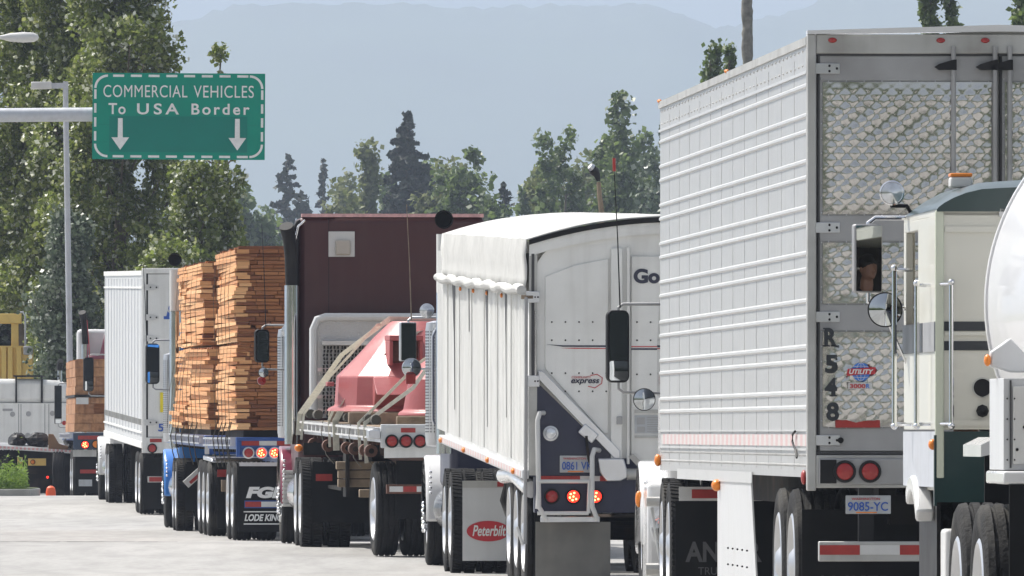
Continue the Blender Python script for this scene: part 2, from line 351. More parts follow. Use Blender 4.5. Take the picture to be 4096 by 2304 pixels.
# weathered crack lines across the road
def crack(px0, px1, d, w_, seed):
    q = random.Random(seed); m = MB(); x0, x1 = site(px0, d), site(px1, d); x = x0; y = d
    while x < x1:
        L_ = q.uniform(.04, .16); y2 = y+q.uniform(-.12, .12)+(d-y)*.1; wd = w_*q.uniform(.3, 1.6)
        if q.random() < .82: m.add([(x, y-wd, gz(y)+.004), (x+L_, y2-wd, gz(y)+.004), (x+L_, y2+wd, gz(y)+.004), (x, y+wd, gz(y)+.004)], [(0, 1, 2, 3)])
        x += L_; y = y2
    m.g = m.g[:1]; return m
crk = mat('crack', (.09, .085, .08), .9)
structure(crack(-200, 430, 147.5, .22, 1).build('road_crack', crk)); structure(crack(-200, 200, 155, .1, 2).build('road_crack', crk))
structure(crack(350, 800, 152, .07, 3).build('road_crack', crk))
def hill(y0, depth, ridge, rough, seed, x0, x1, nx, name, treeh=0):
    q = random.Random(seed); xs = [x0+(x1-x0)*i/nx for i in range(nx+1)]; ny = 30
    tb = [q.random() for _ in range(nx+1)]
    def fz(x, y):
        t = (y-y0)/depth; s_ = math.sin(min(1, t)*math.pi/2)**.8
        i = min(nx, max(0, int((x-x0)/(x1-x0)*nx+.5))); j = int(t*26)
        hv = math.sin(i*127.1+j*311.7)*43758.5; hv -= math.floor(hv)
        return -1+ridge(x)*s_+rough*noise2(x*.005+seed, y*.005)*s_+treeh*hv*s_*(1 if s_ > .93 else .12)
    return structure(grid(xs, [y0+depth*1.15*j/ny for j in range(ny+1)], fz).build(name, 'hill', smooth=80))
def rz(px, py, d): return site(px, d), EYE+(1090-py)*d/F
def ridge_from(pts, d):
    P = [rz(px, py, d) for px, py in pts]
    def f(x):
        if x <= P[0][0]: return P[0][1]
        for a, b in zip(P, P[1:]):
            if x <= b[0]:
                t = (x-a[0])/(b[0]-a[0]); t = t*t*(3-2*t); return a[1]*(1-t)+b[1]*t
        return P[-1][1]
    return f
hill(9000, 2500, ridge_from([(-6000, 500), (-600, 330), (300, 120), (700, 30), (950, 25), (1300, 40), (1620, 40), (1820, 95), (1900, 80), (2150, 20), (2350, 0), (2800, -60), (5000, 200)], 11500), 12, 3, -2300, 2300, 500, 'hill', 7)
hill(18000, 4500, ridge_from([(-9000, 200), (-600, -250), (600, -140), (1288, -90), (2200, -200), (3000, -260), (9000, 100)], 23000), 25, 9, -6000, 6000, 300, 'far_hill', 12)
# kerbed verge on the left
vd = 232
structure(MB().box(-14, site(76, vd), vd, vd+5, -.25, gz(vd)+.13).build('kerb', mat('kerb_stone', (.3, .3, .28), .8, var=.15), bevel=.02))
structure(MB().box(-13.9, site(72, vd), vd+.15, vd+4.8, -.2, gz(vd)+.145).build('verge', 'grass'))

# ------------------------------------------------------------------ wheels and shared pieces
def tyre_mb(r=.52, w_=.27, lug=False, n=72):
    g = .016; hw = w_/2
    pr = [(r*.62, -hw*.8), (r*.8, -hw), (r*.93, -hw*.98), (r*.985, -hw*.86)]
    cuts = [-.5, 0, .5] if not lug else [-.05]
    x = -hw*.86
    for c_ in cuts:
        cc = c_*hw; pr += [(r, cc-.012), (r-g, cc-.01), (r-g, cc+.01), (r, cc+.012)]
    pr += [(r*.985, hw*.86), (r*.93, hw*.98), (r*.8, hw), (r*.62, hw*.8)]
    m = MB().lathe(pr, (0, 0, 0), 'x', n)
    if lug:
        for k in range(70):
            th = 2*math.pi*k/70; Mx = Matrix.Rotation(th, 4, 'X') @ Matrix.Translation((0, 0, r))
            for sg in (-1, 1):
                m.box(min(sg*.02, sg*hw*.92), max(sg*.02, sg*hw*.92), -.013, .013, -.006, .01, Mx @ Matrix.Rotation(sg*.18, 4, 'Z'))
    return m
def rim_mb(r=.33, dish=.05, hub=True):
    m = MB().lathe([(r+.02, -.12), (r, -.13), (r-.03, -.1), (r-.05, -.02+dish*.2), (.2, .0), (.13, -.02), (.12, -.1), (.07, -.14), (.01, -.145)], (0, 0, 0), 'x', 36)
    return m
def ring_nuts(out=.17, rr=.145, s=.019, n=10, ln=.05):
    m = MB()
    for k in range(n):
        th = 2*math.pi*(k+.5)/n; y, z = rr*math.cos(th), rr*math.sin(th)
        m.tube([(0, y, z), (-out, y, z)], s*.8, 8); m.sphere((-out, y, z), s*1.25, 10, 6)
    return m
_W = {}
def wheel(parent, x, y, z=.52, kind='rib', side=-1, nuts=False):
    """x = centre of tyre across the vehicle"""
    if kind not in _W:
        o = tyre_mb(lug=(kind == 'lug'), w_=.3 if kind == 'steer' else .26).build('wheel', 'rubber', smooth=30)
        r = rim_mb().build('rim', 'alu', o)
        _W[kind] = (o.data, r.data); bpy.data.objects.remove(r); bpy.data.objects.remove(o)
    t, r = _W[kind]
    o = bpy.data.objects.new('wheel', t); COL.objects.link(o); o.parent = parent; o.location = (x, y, z)
    o.rotation_euler = (rnd.uniform(0, 6), 0, 0)
    q = bpy.data.objects.new('rim', r); COL.objects.link(q); q.parent = o
    if side > 0: q.rotation_euler = (0, 0, math.pi)
    if nuts:
        if 'nuts' not in _W:
            k = ring_nuts().build('lug_nut_covers', 'chrome'); _W['nuts'] = k.data; bpy.data.objects.remove(k)
        k = bpy.data.objects.new('lug_nut_covers', _W['nuts']); COL.objects.link(k); k.parent = o
        k.location = (0, 0, 0)
    return o
def duals(parent, y, width=2.55, kind='rib', nuts=False):
    wheel(parent, .13, y, kind=kind, nuts=nuts); wheel(parent, .45, y, kind=kind)
    wheel(parent, width-.45, y, kind=kind, side=1); wheel(parent, width-.13, y, kind=kind, side=1)
    MB().tube([(.3, y, .52), (width-.3, y, .52)], .07, 10).build('axle', 'grime', parent)
def lamp(parent, x, z, y=0, r=.055, m='lens_red', ring='black', lit=False, name='tail_light'):
    b = MB().lathe([(r*1.35, .02), (r*1.35, -.02), (r*1.05, -.024), (r*1.0, -.005)], (x, y, z), 'y', 24).build(name, ring, parent)
    k = MB().lathe([(r*1.02, 0), (r*1.02, -.018), (r*.6, -.03), (.001, -.033)], (x, y, z), 'y', 24).build('lens', 'lens_lit' if lit else m, b)
    if lit:
        d = MB()
        for q in range(6):
            a = math.pi*2*q/6+.3; rr = r*.62 if q else 0
            d.sphere((x+rr*math.cos(a), y-.03, z+rr*math.sin(a)), r*.17, 8, 5)
        d.build('led', 'led', b)
    return b
def oval(parent, x, y, z, m='amber', sx=.05, sy=.03, sz=.035, name='marker_light'):
    return MB().sphere((x, y, z), 1, 12, 8, (sx, sy, sz)).build(name, m, parent)
def striped(parent, x0, x1, z0, z1, y, cols, name='reflective_tape', t=.003):
    n_ = len(cols); base = MB().box(x0, x1, y-t, y, z0, z1).build(name, 'refwhite', parent)
    m = MB()
    for i, c_ in enumerate(cols):
        if c_ == 'r': m.box(x0+(x1-x0)*i/n_, x0+(x1-x0)*(i+1)/n_, y-2*t, y-t+.0005, z0, z1)
    if m.v: m.build('red_stripe', 'red', base)
    return base
def side_tape(parent, y0, y1, z0, z1, x, t=.003): return MB().box(x-t, x, y0, y1, z0, z1).build('reflective_tape', 'tape46', parent)

def mirror_unit(parent, x0, x1, y, z0, z1, frame='chrome', shape='round', split=False, convex=None, arm_z=None, reach=.45, tilt=18, body='chrome', bow=0):
    """west-coast mirror; glass turned a little towards the cab"""
    g = bpy.data.objects.new('mirror', None)
    w_, h = x1-x0, z1-z0; cx, cz = (x0+x1)/2, (z0+z1)/2
    c_ = .28*w_ if shape == 'round' else .015
    def rr(hw, hh, c, n=5):
        pts = []
        for (sx, sz, a0) in ((1, 1, 0), (-1, 1, 90), (-1, -1, 180), (1, -1, 270)):
            for k in range(n+1):
                a = R(a0+90*k/n); pts.append((sx*(hw-c)+c*math.cos(a), sz*(hh-c)+c*math.sin(a)))
        return pts
    house = MB().prism(rr(w_/2, h/2, c_), 'y', 0, .055).build('mirror', frame, parent, bevel=.008)
    house.location = (cx, y, cz); house.rotation_euler = (0, 0, R(tilt))
    e = .018 if shape == 'round' else .009
    if split:
        zs_ = -h/2+h*.3
        up = MB().prism([(a, b) for a, b in ((-w_/2+e, zs_+.008), (w_/2-e, zs_+.008), (w_/2-e, h/2-e), (-w_/2+e, h/2-e))], 'y', -.004, .0).build('mirror_glass', 'mirror', house)
        lo = MB(); n1, n2 = 6, 6
        vs = []
        for j in range(n2+1):
            for i in range(n1+1):
                u, v = i/n1*2-1, j/n2*2-1
                vs.append((u*(w_/2-e), -.012+.007*(u*u+v*v), (-h/2+e)+(zs_+h/2-e)*(v+1)/2))
        lo.add(vs, [(j*(n1+1)+i, j*(n1+1)+i+1, (j+1)*(n1+1)+i+1, (j+1)*(n1+1)+i) for j in range(n2) for i in range(n1)]).build('convex_glass', 'mirror', house)
    elif bow:
        vs = []
        for j in range(13):
            for i in range(9):
                x, z = (i/4-1)*(w_/2-e), (j/6-1)*(h/2-e); vs.append((x, -.01+(x*x+z*z)/(2*bow), z))
        MB().add(vs, [(j*9+i, j*9+i+1, (j+1)*9+i+1, (j+1)*9+i) for j in range(12) for i in range(8)]).build('mirror_glass', 'mirror', house)
    else:
        MB().prism(rr(w_/2-e, h/2-e, c_*.8), 'y', -.004, 0).build('mirror_glass', 'mirror', house)
    az = arm_z or z1+.05
    arm = MB().tube([(cx, y+.04, z1-.01), (cx, y+.04, az-.03), (cx+.04, y+.04, az), (cx+reach, y+.04, az)], .013, 8)
    arm.tube([(cx, y+.04, z0+.01), (cx, y+.04, z0-.05), (cx+.04, y+.04, z0-.08), (cx+reach, y+.04, z0-.09)], .012, 8)
    arm.build('mirror_arm', body, parent)
    if convex:
        (vx, vz, r) = convex
        rim = MB().lathe([(r*.3, .05), (r, .02), (r*1.03, 0), (r*.97, -.008)], (0, 0, 0), 'y', 28).build('convex_mirror', 'black' if frame == 'black' else body, parent)
        rim.location = (vx, y-.02, vz); rim.rotation_euler = (0, 0, R(tilt*.3))
        MB().lathe([(r*.97, -.006), (r*.7, -.02), (r*.35, -.029), (.0005, -.032)], (0, 0, 0), 'y', 28).build('convex_glass', 'mirror', rim)
    return house

def tractor(label, px, d, head, paint='white_clean', mz=(2.17, 2.57), mframe='chrome', mshape='round', split=False, convex=None, extra_red=None,
            stack=(0, 3.7), stackstyle='elbow', cleaner=True, roof=3.0, sleeper=None, cabcol=None, spot=None, flap=None, z=None, group='tractor units of the queue',
            mx=(-.33, -.15), steps=False, name='semi_tractor', wall=2.5, nuts=True, handle=False):
    """left outer rear tyre edge stands at (px, d); +y is forward"""
    t = thing(name, label, 'truck', (site(px, d), d, gz(d+2) if z is None else z), head, 0, group)
    cabcol = cabcol or paint
    for y in (.35, 1.65): duals(t, y, 2.45, 'lug')
    wheel(t, .15, 6.0, kind='steer', nuts=nuts); wheel(t, 2.3, 6.0, kind='steer', side=1)
    MB().tube([(.3, 6, .5), (2.15, 6, .5)], .06).build('axle', 'grime', t)
    MB().box(.75, .85, -.3, 7, .65, .95).box(1.6, 1.7, -.3, 7, .65, .95).box(.8, 1.65, -.3, -.2, .65, .95).box(.85, 1.6, .6, 1.4, 1.0, 1.12).build('chassis', 'grime', t)
    sl_top = sleeper or roof
    # sleeper + cab
    sb = MB().box(.1, 2.32, wall, wall+1.3, .95, sl_top).build('sleeper', cabcol, t, bevel=.08)
    cb = MB().prism([(wall+1.31, .85), (wall+1.31, roof), (wall+2.2, roof-.05), (wall+2.75, 2.15), (wall+2.75, .85)], 'x', .12, 2.3).build('cab', cabcol, t, bevel=.05)
    MB().prism([(wall+1.36, 1.72), (wall+1.34, roof-.04), (wall+2.18, roof-.09), (wall+2.62, 2.15), (wall+2.62, 1.72)], 'x', .108, .125).build('side_window', 'glass', cb)
    # hood and flared fender
    MB().prism([(wall+2.76, 1.0), (wall+2.76, 1.85), (6.9, 1.6), (7.1, .75), (6.7, .75), (6.5, 1.1), (5.5, 1.1)], 'x', .55, 1.87).build('hood', paint, t, bevel=.08)
    for sx in (0, 1):
        a0 = [(6+.66*math.cos(R(a)), .52+.66*math.sin(R(a))) for a in range(-8, 185, 12)]
        a1 = [(6+.60*math.cos(R(a)), .52+.60*math.sin(R(a))) for a in range(184, -9, -12)]
        x0, x1 = (-.02, .58) if sx == 0 else (1.85, 2.46)
        MB().prism(a0+a1, 'x', x0, x1).build('fender', paint, t, bevel=.03)
    MB().box(0, 2.45, 6.95, 7.1, .38, .75).build('bumper', 'chrome', t, bevel=.04)
    MB().tube([(.28, 2.7, .62), (.28, 4.6, .62)], .26, 20).tube([(2.15, 2.7, .62), (2.15, 4.6, .62)], .26, 20).build('fuel_tank', 'chrome', t)
    # exhaust stack
    if stack:
        sx, sz = stack; y = wall-.12
        MB().tube([(sx+.04, y, 1.2), (sx+.04, y, sz-.75)], .085, 16).build('exhaust_stack', 'chrome', t)
        if stackstyle == 'elbow':
            MB().tube([(sx+.04, y, sz-.76), (sx+.03, y, sz-.4), (sx+.01, y-.04, sz-.2), (sx-.03, y-.14, sz-.05)], [.075, .075, .08, .085], 16).build('stack_tip', 'black', t)
        elif stackstyle == 'mouth':
            MB().tube([(sx+.04, y, sz-.76), (sx+.04, y, sz-.15)], .085, 16).build('stack_tip', 'refwhite', t)
            MB().lathe([(.08, .12), (.098, -.05), (.098, -.052), (.085, -.05), (.08, .1), (.001, .1)], (sx+.03, y-.03, sz), 'y', 24).build('stack_mouth', 'black', t).scale = (1, 1, 1)
    if cleaner:
        ac = MB().lathe([(.02, 1.27), (.1, 1.28), (.11, 1.34), (.11, 2.5), (.1, 2.58), (.02, 2.6)], (.07, wall+2.62, 0), 'z', 20).build('air_cleaner', 'alu', t)
        pf = MB()
        for k in range(34):
            zz = 1.42+k*.032
            for j in range(7):
                th = R(200+j*20); pf.box(.07+.111*math.cos(th)-.005, .07+.111*math.cos(th)+.005, wall+2.62+.111*math.sin(th)-.005, wall+2.62+.111*math.sin(th)+.005, zz, zz+.014)
        pf.build('perforation', 'black', ac)
    if handle:
        MB().tube([(-.02, wall+.9, 1.5), (-.04, wall+.9, 1.55), (-.04, wall+.9, 2.42), (.0, wall+.9, 2.5), (.1, wall+.9, 2.5)], .016).build('grab_rail', 'alu', t)
    my = wall+2.1
    mirror_unit(t, mx[0], mx[1], my, mz[0], mz[1], mframe, mshape, split, convex, body='chrome' if mframe == 'chrome' else ('steel_grey' if mframe == 'black' else 'alu'))
    if extra_red: MB().lathe([(.001, -.03), (.05, -.025), (.052, .02), (.03, .03)], (extra_red[0], my, extra_red[1]), 'y', 18).build('reflector', 'lens_red', t)
    if spot:
        s_ = MB().lathe([(.03, .12), (.06, .09), (.075, .02), (.078, 0), (.07, -.005)], (spot[0], my-.1, spot[1]), 'y', 24).build('work_light', 'chrome', t)
        MB().lathe([(.07, -.002), (.04, -.02), (.001, -.025)], (spot[0], my-.1, spot[1]), 'y', 24).build('lens', 'lens_clear', s_)
    for k in range(5): oval(t, .02, 5.25, 1.0-.055*k, 'chrome', .018, .02, .018, 'grab_stud')
    return t

# ------------------------------------------------------------------ refrigerated trailer (nearest of the queue)
def build_reefer():
    d = 80.2
    t = thing('refrigerated_trailer', 'white refrigerated box trailer with quilted steel rear door numbered R548', 'trailer', (site(2030, d), d, gz(d)), 2.89, 0, 'trailers queued in the lane')
    W, Ln, Z0, Z1 = 2.6, 15.9, 1.12, 4.08
    # ribbed side skin with fine vertical corrugation
    body = MB().box(.012, W-.012, .06, Ln, Z0, Z1-.03).build('box_body', 'reefer', t)
    rb = MB()
    for z in (3.76, 3.56, 3.45, 3.25, 3.14, 2.94, 2.83, 2.63, 2.52, 2.31, 2.2, 2.0, 1.9, 1.69, 1.59):
        for xs, s in ((.013, -1), (W-.013, 1)):
            rb.prism([(xs, z-.019), (xs+s*.014, z-.008), (xs+s*.014, z+.008), (xs, z+.019)], 'y', .08, Ln-.05)
    rb.build('rub_rail', 'rib', body)
    sm = MB()
    for k in range(13):
        sm.box(.010, .0125, .08+k*1.22, .1+k*1.22, Z0+.05, Z1-.12)
    sm.build('panel_seam', 'reefer', body)
    rv = MB()
    for k in range(130):
        for z in (1.2, 1.27): rv.sphere((.01, .15+k*.12, z), .01, 6, 4)
        if k % 3 == 0:
            for z in (3.9, 4.0): rv.sphere((.01, .15+k*.12, z), .009, 6, 4)
    rv.build('rivets', 'refwhite', body)
    MB().box(-.002, .02, .06, Ln, 3.84, 3.86).box(-.002, .02, .06, Ln, 1.3, 1.315).box(-.002, .02, .06, Ln, 1.43, 1.44).build('side_rail', 'rib', body)
    MB().box(-.004, .05, .06, Ln, 4.03, 4.085).build('top_rail', 'alu_dull', body)
    side_tape(t, .1, Ln-.3, 1.33, 1.41, .008)
    for y in (7.9, 15.8): oval(t, .0, y, 4.09, 'amber', .02, .05, .016)
    oval(t, -.01, 15.85, 1.2, 'amber', .03, .05, .05)
    MB().prism([(.0, Z1-.03), (W/2, Z1+.05), (W, Z1-.03)], 'y', .03, Ln).build('roof', 'rib', t)
    # hooked seal cable
    MB().tube([(-.01, .95, 1.43), (-.015, 1.1, 1.41), (-.015, 1.12, 1.36), (-.015, 1.0, 1.33), (-.01, .85, 1.3), (-.01, .8, 1.25)], .008).build('cable_hook', 'black', t)
    # rear frame
    MB().box(0, .06, -.03, .08, 1.03, 4.1).box(W-.06, W, -.03, .08, 1.03, 4.1).box(.06, W-.06, -.02, .08, 3.97, 4.1).build('rear_frame', 'alu_dull', t, bevel=.008)
    MB().prism([(0, 4.1), (W/2, 4.12), (W, 4.1), (W, 4.13), (W/2, 4.165), (0, 4.125)], 'y', -.04, .1).build('roof_cap', 'white_clean', t)
    for x in (.17, .9, 1.2, 1.6, 2.43): MB().sphere((x, -.025, 4.06), 1, 12, 8, (.03, .015, .018)).build('marker_light', 'lens_red', t)
    # sill + lights
    MB().box(.06, W-.06, -.03, .1, 1.05, 1.27).build('rear_sill', 'alu_dull', t, bevel=.006)
    for x0 in (.075, W-.72):
        b = MB().box(x0, x0+.65, -.05, -.028, 1.07, 1.25).build('light_box', 'steel_grey', t, bevel=.02)
        MB().box(x0+.01, x0+.12, -.054, -.049, 1.08, 1.24).build('rubber_pad', 'black', b)
    for x in (.25, .42, W-.42, W-.25): lamp(t, x, 1.16, -.055, .056)
    # quilted doors
    q = random.Random(3)
    def quilt(x0, x1, z0, z1):
        st = .0115; nx, nz = int((x1-x0)/st), int((z1-z0)/st); vs = []; P, Q = .105, .088
        wob = [q.uniform(-1, 1) for _ in range(8)]
        for j in range(nz+1):
            for i in range(nx+1):
                x = x0+(x1-x0)*i/nx; z = z0+(z1-z0)*j/nz
                xx = x+.006*math.sin(z*7+wob[0]*3); a = xx/P+z/Q; b = xx/P-z/Q
                fa, fb = abs(a-round(a))*2, abs(b-round(b))*2
                edge = min(1, 9*min(x-x0, x1-x, z-z0, z1-z))
                h = (1-(1-min(1, min(fa, fb)))**2.8)*(.75+.3*math.sin(x*3.1+z*2.3+wob[1])+.28*math.sin(math.floor(a+.5)*12.9+math.floor(b+.5)*78.2))
                big = .012*math.sin(x*2.2+wob[2])*math.sin(z*1.9+wob[3])+.007*math.sin(x*5.3+z*4.1)+.004*math.sin(x*11-z*8)
                vs.append((x, -.011-(.0135*h)*edge-big*.35*edge, z))
        return MB().add(vs, [(j*(nx+1)+i, j*(nx+1)+i+1, (j+1)*(nx+1)+i+1, (j+1)*(nx+1)+i) for j in range(nz) for i in range(nx)])
    steel = mat('quilted_steel', (.6, .59, .57), .15, .98, var=.1, scale=1.3, dirt=.2, dirtcol=(.3, .28, .25), bump=.08, bscale=9)
    for dn, (dx0, dx1) in enumerate(((.085, 1.285), (1.315, 2.515))):
        dr = MB().box(dx0, dx1, .0, .06, 1.3, 3.96).build('door', 'steel_grey', t, bevel=.005)
        for z0, z1 in ((1.46, 2.1), (2.29, 2.7), (2.89, 3.78)):
            quilt(dx0+.02, dx1-.02, z0, z1).build('quilted_panel', steel, dr, smooth=60)
        for z0, z1 in ((1.3, 1.45), (2.11, 2.28), (2.71, 2.88), (3.79, 3.95)):
            MB().box(dx0+.005, dx1-.005, -.006, .002, z0, z1).build('door_band', 'steel_grey', dr)
        bolts = MB()
        for z in (1.455, 2.105, 2.285, 2.705, 2.885, 3.785):
            for k in range(10): bolts.sphere((dx0+.06+k*.12, -.008, z), .006, 6, 4)
        for k in range(24): bolts.sphere((dx0+.012, -.006, 1.5+k*.1), .006, 6, 4)
        bolts.build('rivets', 'alu', dr)
        hx = dx0-.065 if dn == 0 else dx1-.13
        for z in (1.37, 2.2, 2.8, 3.87):
            h = MB().box(hx, hx+.2, -.02, -.006, z-.035, z+.035).build('hinge', 'alu', dr, bevel=.004)
            MB().sphere((hx+.13, -.022, z+.018), .009, 8, 5).sphere((hx+.13, -.022, z-.018), .009, 8, 5).sphere((hx+.18, -.022, z), .009, 8, 5).build('bolts', 'black', h)
        for x in ((dx1-.3, dx1-.02) if dn == 0 else (dx0+.05, dx0+.32)):
            rod = MB().tube([(x, -.04, 1.25), (x, -.04, 4.02)], .017, 10).build('lock_rod', 'steel_grey', dr)
            MB().prism([(x-.13, 3.88), (x-.1, 3.9), (x, 3.93), (x+.02, 3.93), (x+.02, 3.86), (x-.1, 3.86)], 'y', -.06, -.03).build('cam_keeper', 'black', rod)
        MB().box(dx0-.012, dx0, -.003, .06, 1.29, 3.965).build('seal', 'gap', dr)
    MB().box(.06, W-.06, -.004, .05, 3.955, 3.972).box(.06, W-.06, -.004, .05, 1.275, 1.295).build('door_seal', 'gap', t)
    # lettering
    z = 1.98
    for ch, x, zz in (('R', .115, 2.0), ('5', .12, 1.82), ('4', .115, 1.665), ('8', .128, 1.5)):
        text(ch, 'number_letter', 'letter', t, (x, -.042, zz), .125, .085, offset=.035, ext=.003)
    sf = MB()
    for x0, x1, zz in ((.105, .15, 2.0), (.16, .215, 2.0), (.105, .15, 2.117), (.148, .2, 1.665)): sf.box(x0, x1, -.045, -.039, zz, zz+.009)
    sf.build('letter_serif', 'letter', t)
    bd = MB().disc((.36, -.038, 1.83), .062, 'y', .008, 28).build('maker_badge', 'sticker_blue', t)
    gl = MB()
    for k in (-1, 0, 1):
        pts = [(.36+k*.03*math.cos(R(a)), -.044, 1.83+.06*math.sin(R(a))) for a in range(-90, 91, 15)]; gl.tube(pts, .0015, 5)
    for k in (-.035, .035): gl.tube([(.36-.05, -.044, 1.83+k), (.36, -.044, 1.83+k*1.1), (.36+.05, -.044, 1.83+k)], .0015, 5)
    gl.build('globe_lines', 'letter_w', bd)
    MB().prism([(.265, 1.803), (.27, 1.85), (.46, 1.862), (.455, 1.815), (.36, 1.812)], 'y', -.05, -.045).build('badge_banner', 'sticker_red', bd)
    text('UTILITY', 'badge_text', 'letter_w', bd, (.28, -.053, 1.815), .032, .165, offset=.03, shear=.25)
    MB().box(.275, .435, -.046, -.038, 1.713, 1.757).build('badge_label', 'refwhite', bd)
    text('3000', 'badge_text', 'sticker_red', bd, (.285, -.049, 1.72), .029, .105, offset=.02)
    text('R', 'badge_text', 'sticker_blue', bd, (.395, -.049, 1.72), .029, .024, offset=.02)
    MB().prism([(.19, 1.455), (.49, 1.455), (.49, 1.505), (.38, 1.5), (.33, 1.488), (.27, 1.505), (.19, 1.505)], 'y', -.03, -.02).build('reflective_tape', 'red', t)
    MB().box(1.0, 1.3, -.033, -.02, 1.455, 1.505).build('reflective_tape', 'red', t)
    MB().disc((.225, -.015, 1.37), .02, 'y', .03).build('door_bumper', 'black', t)
    pl = MB().box(.26, .565, -.01, 0, .875, 1.0).build('number_plate', 'plate', t, bevel=.008)
    text('9085-YC', 'plate_number', 'letter_b', pl, (.275, -.013, .895), .06, .27, offset=.012)
    text('WASHINGTON', 'plate_heading', 'sticker_red', pl, (.3, -.013, .968), .016, .19)
    MB().box(.33, .47, -.0125, -.0095, .88, .888).build('plate_sticker', 'amber', pl)
    MB().tube([(.4, .05, 1.06), (.4, .02, .98)], .02).build('plate_bracket', 'rust', t)
    # under-run bar
    g = MB().box(.08, W-.08, -.01, .08, .555, .69).build('under_run_bar', 'alu_dull', t, bevel=.008)
    striped(g, .085, W-.085, .60, .665, -.012, 'rwr'*3)
    MB().box(.35, .45, .0, .1, .69, 1.05).box(W-.45, W-.35, 0, .1, .69, 1.05).build('bar_bracket', 'black', t)
    for y in (1.5, 2.75): duals(t, y, 2.52)
    MB().box(.5, .62, .2, 15, .9, 1.12).box(W-.62, W-.5, .2, 15, .9, 1.12).box(.6, W-.6, .5, 4, .8, 1.0).build('chassis', 'grime', t)
    for x0 in (.02, W-1.0):
        fl = MB().box(x0, x0+.95, .72, .735, .1, .9).build('mud_flap', 'flap', t)
        text('ANKER', 'flap_lettering', 'letter_g', fl, (x0+.08, .716, .32), .13, .55, offset=.02)
        text('TRUCKING', 'flap_lettering', 'letter_g', fl, (x0+.16, .716, .22), .06, .4)
    # white panel hung below the side
    pn = MB().add([(.0, 5.4, 1.12), (.0, 8.9, 1.12), (.0, 8.9, .15), (.03, 7, .15), (.06, 5.5, .15), (.012, 5.4, 1.12), (.012, 8.9, 1.12), (.012, 8.9, .15), (.042, 7, .15), (.072, 5.5, .15)],
                  [(0, 1, 2, 3, 4), (9, 8, 7, 6, 5), (0, 5, 6, 1), (1, 6, 7, 2), (2, 7, 8, 3), (3, 8, 9, 4), (4, 9, 5, 0)]).build('side_skirt', 'white', t)
    MB().box(-.006, .0, 5.2, 13.5, 1.06, 1.14).build('skirt_rail', 'rib', t)
    bo = MB()
    for k in range(5):
        for z in (.45, .57): bo.sphere((.01, 5.9+k*.5, z), .008, 6, 4)
    bo.build('bolts', 'black', pn)
    oval(t, -.02, 8.7, 1.03, 'amber', .04, .06, .045); oval(t, .0, .3, 1.12, 'red', .02, .05, .05)
    MB().box(.1, .2, 9.5, 9.6, .3, 1.1).box(W-.2, W-.1, 9.5, 9.6, .3, 1.1).build('landing_leg', 'grime', t)
    return t
build_reefer()

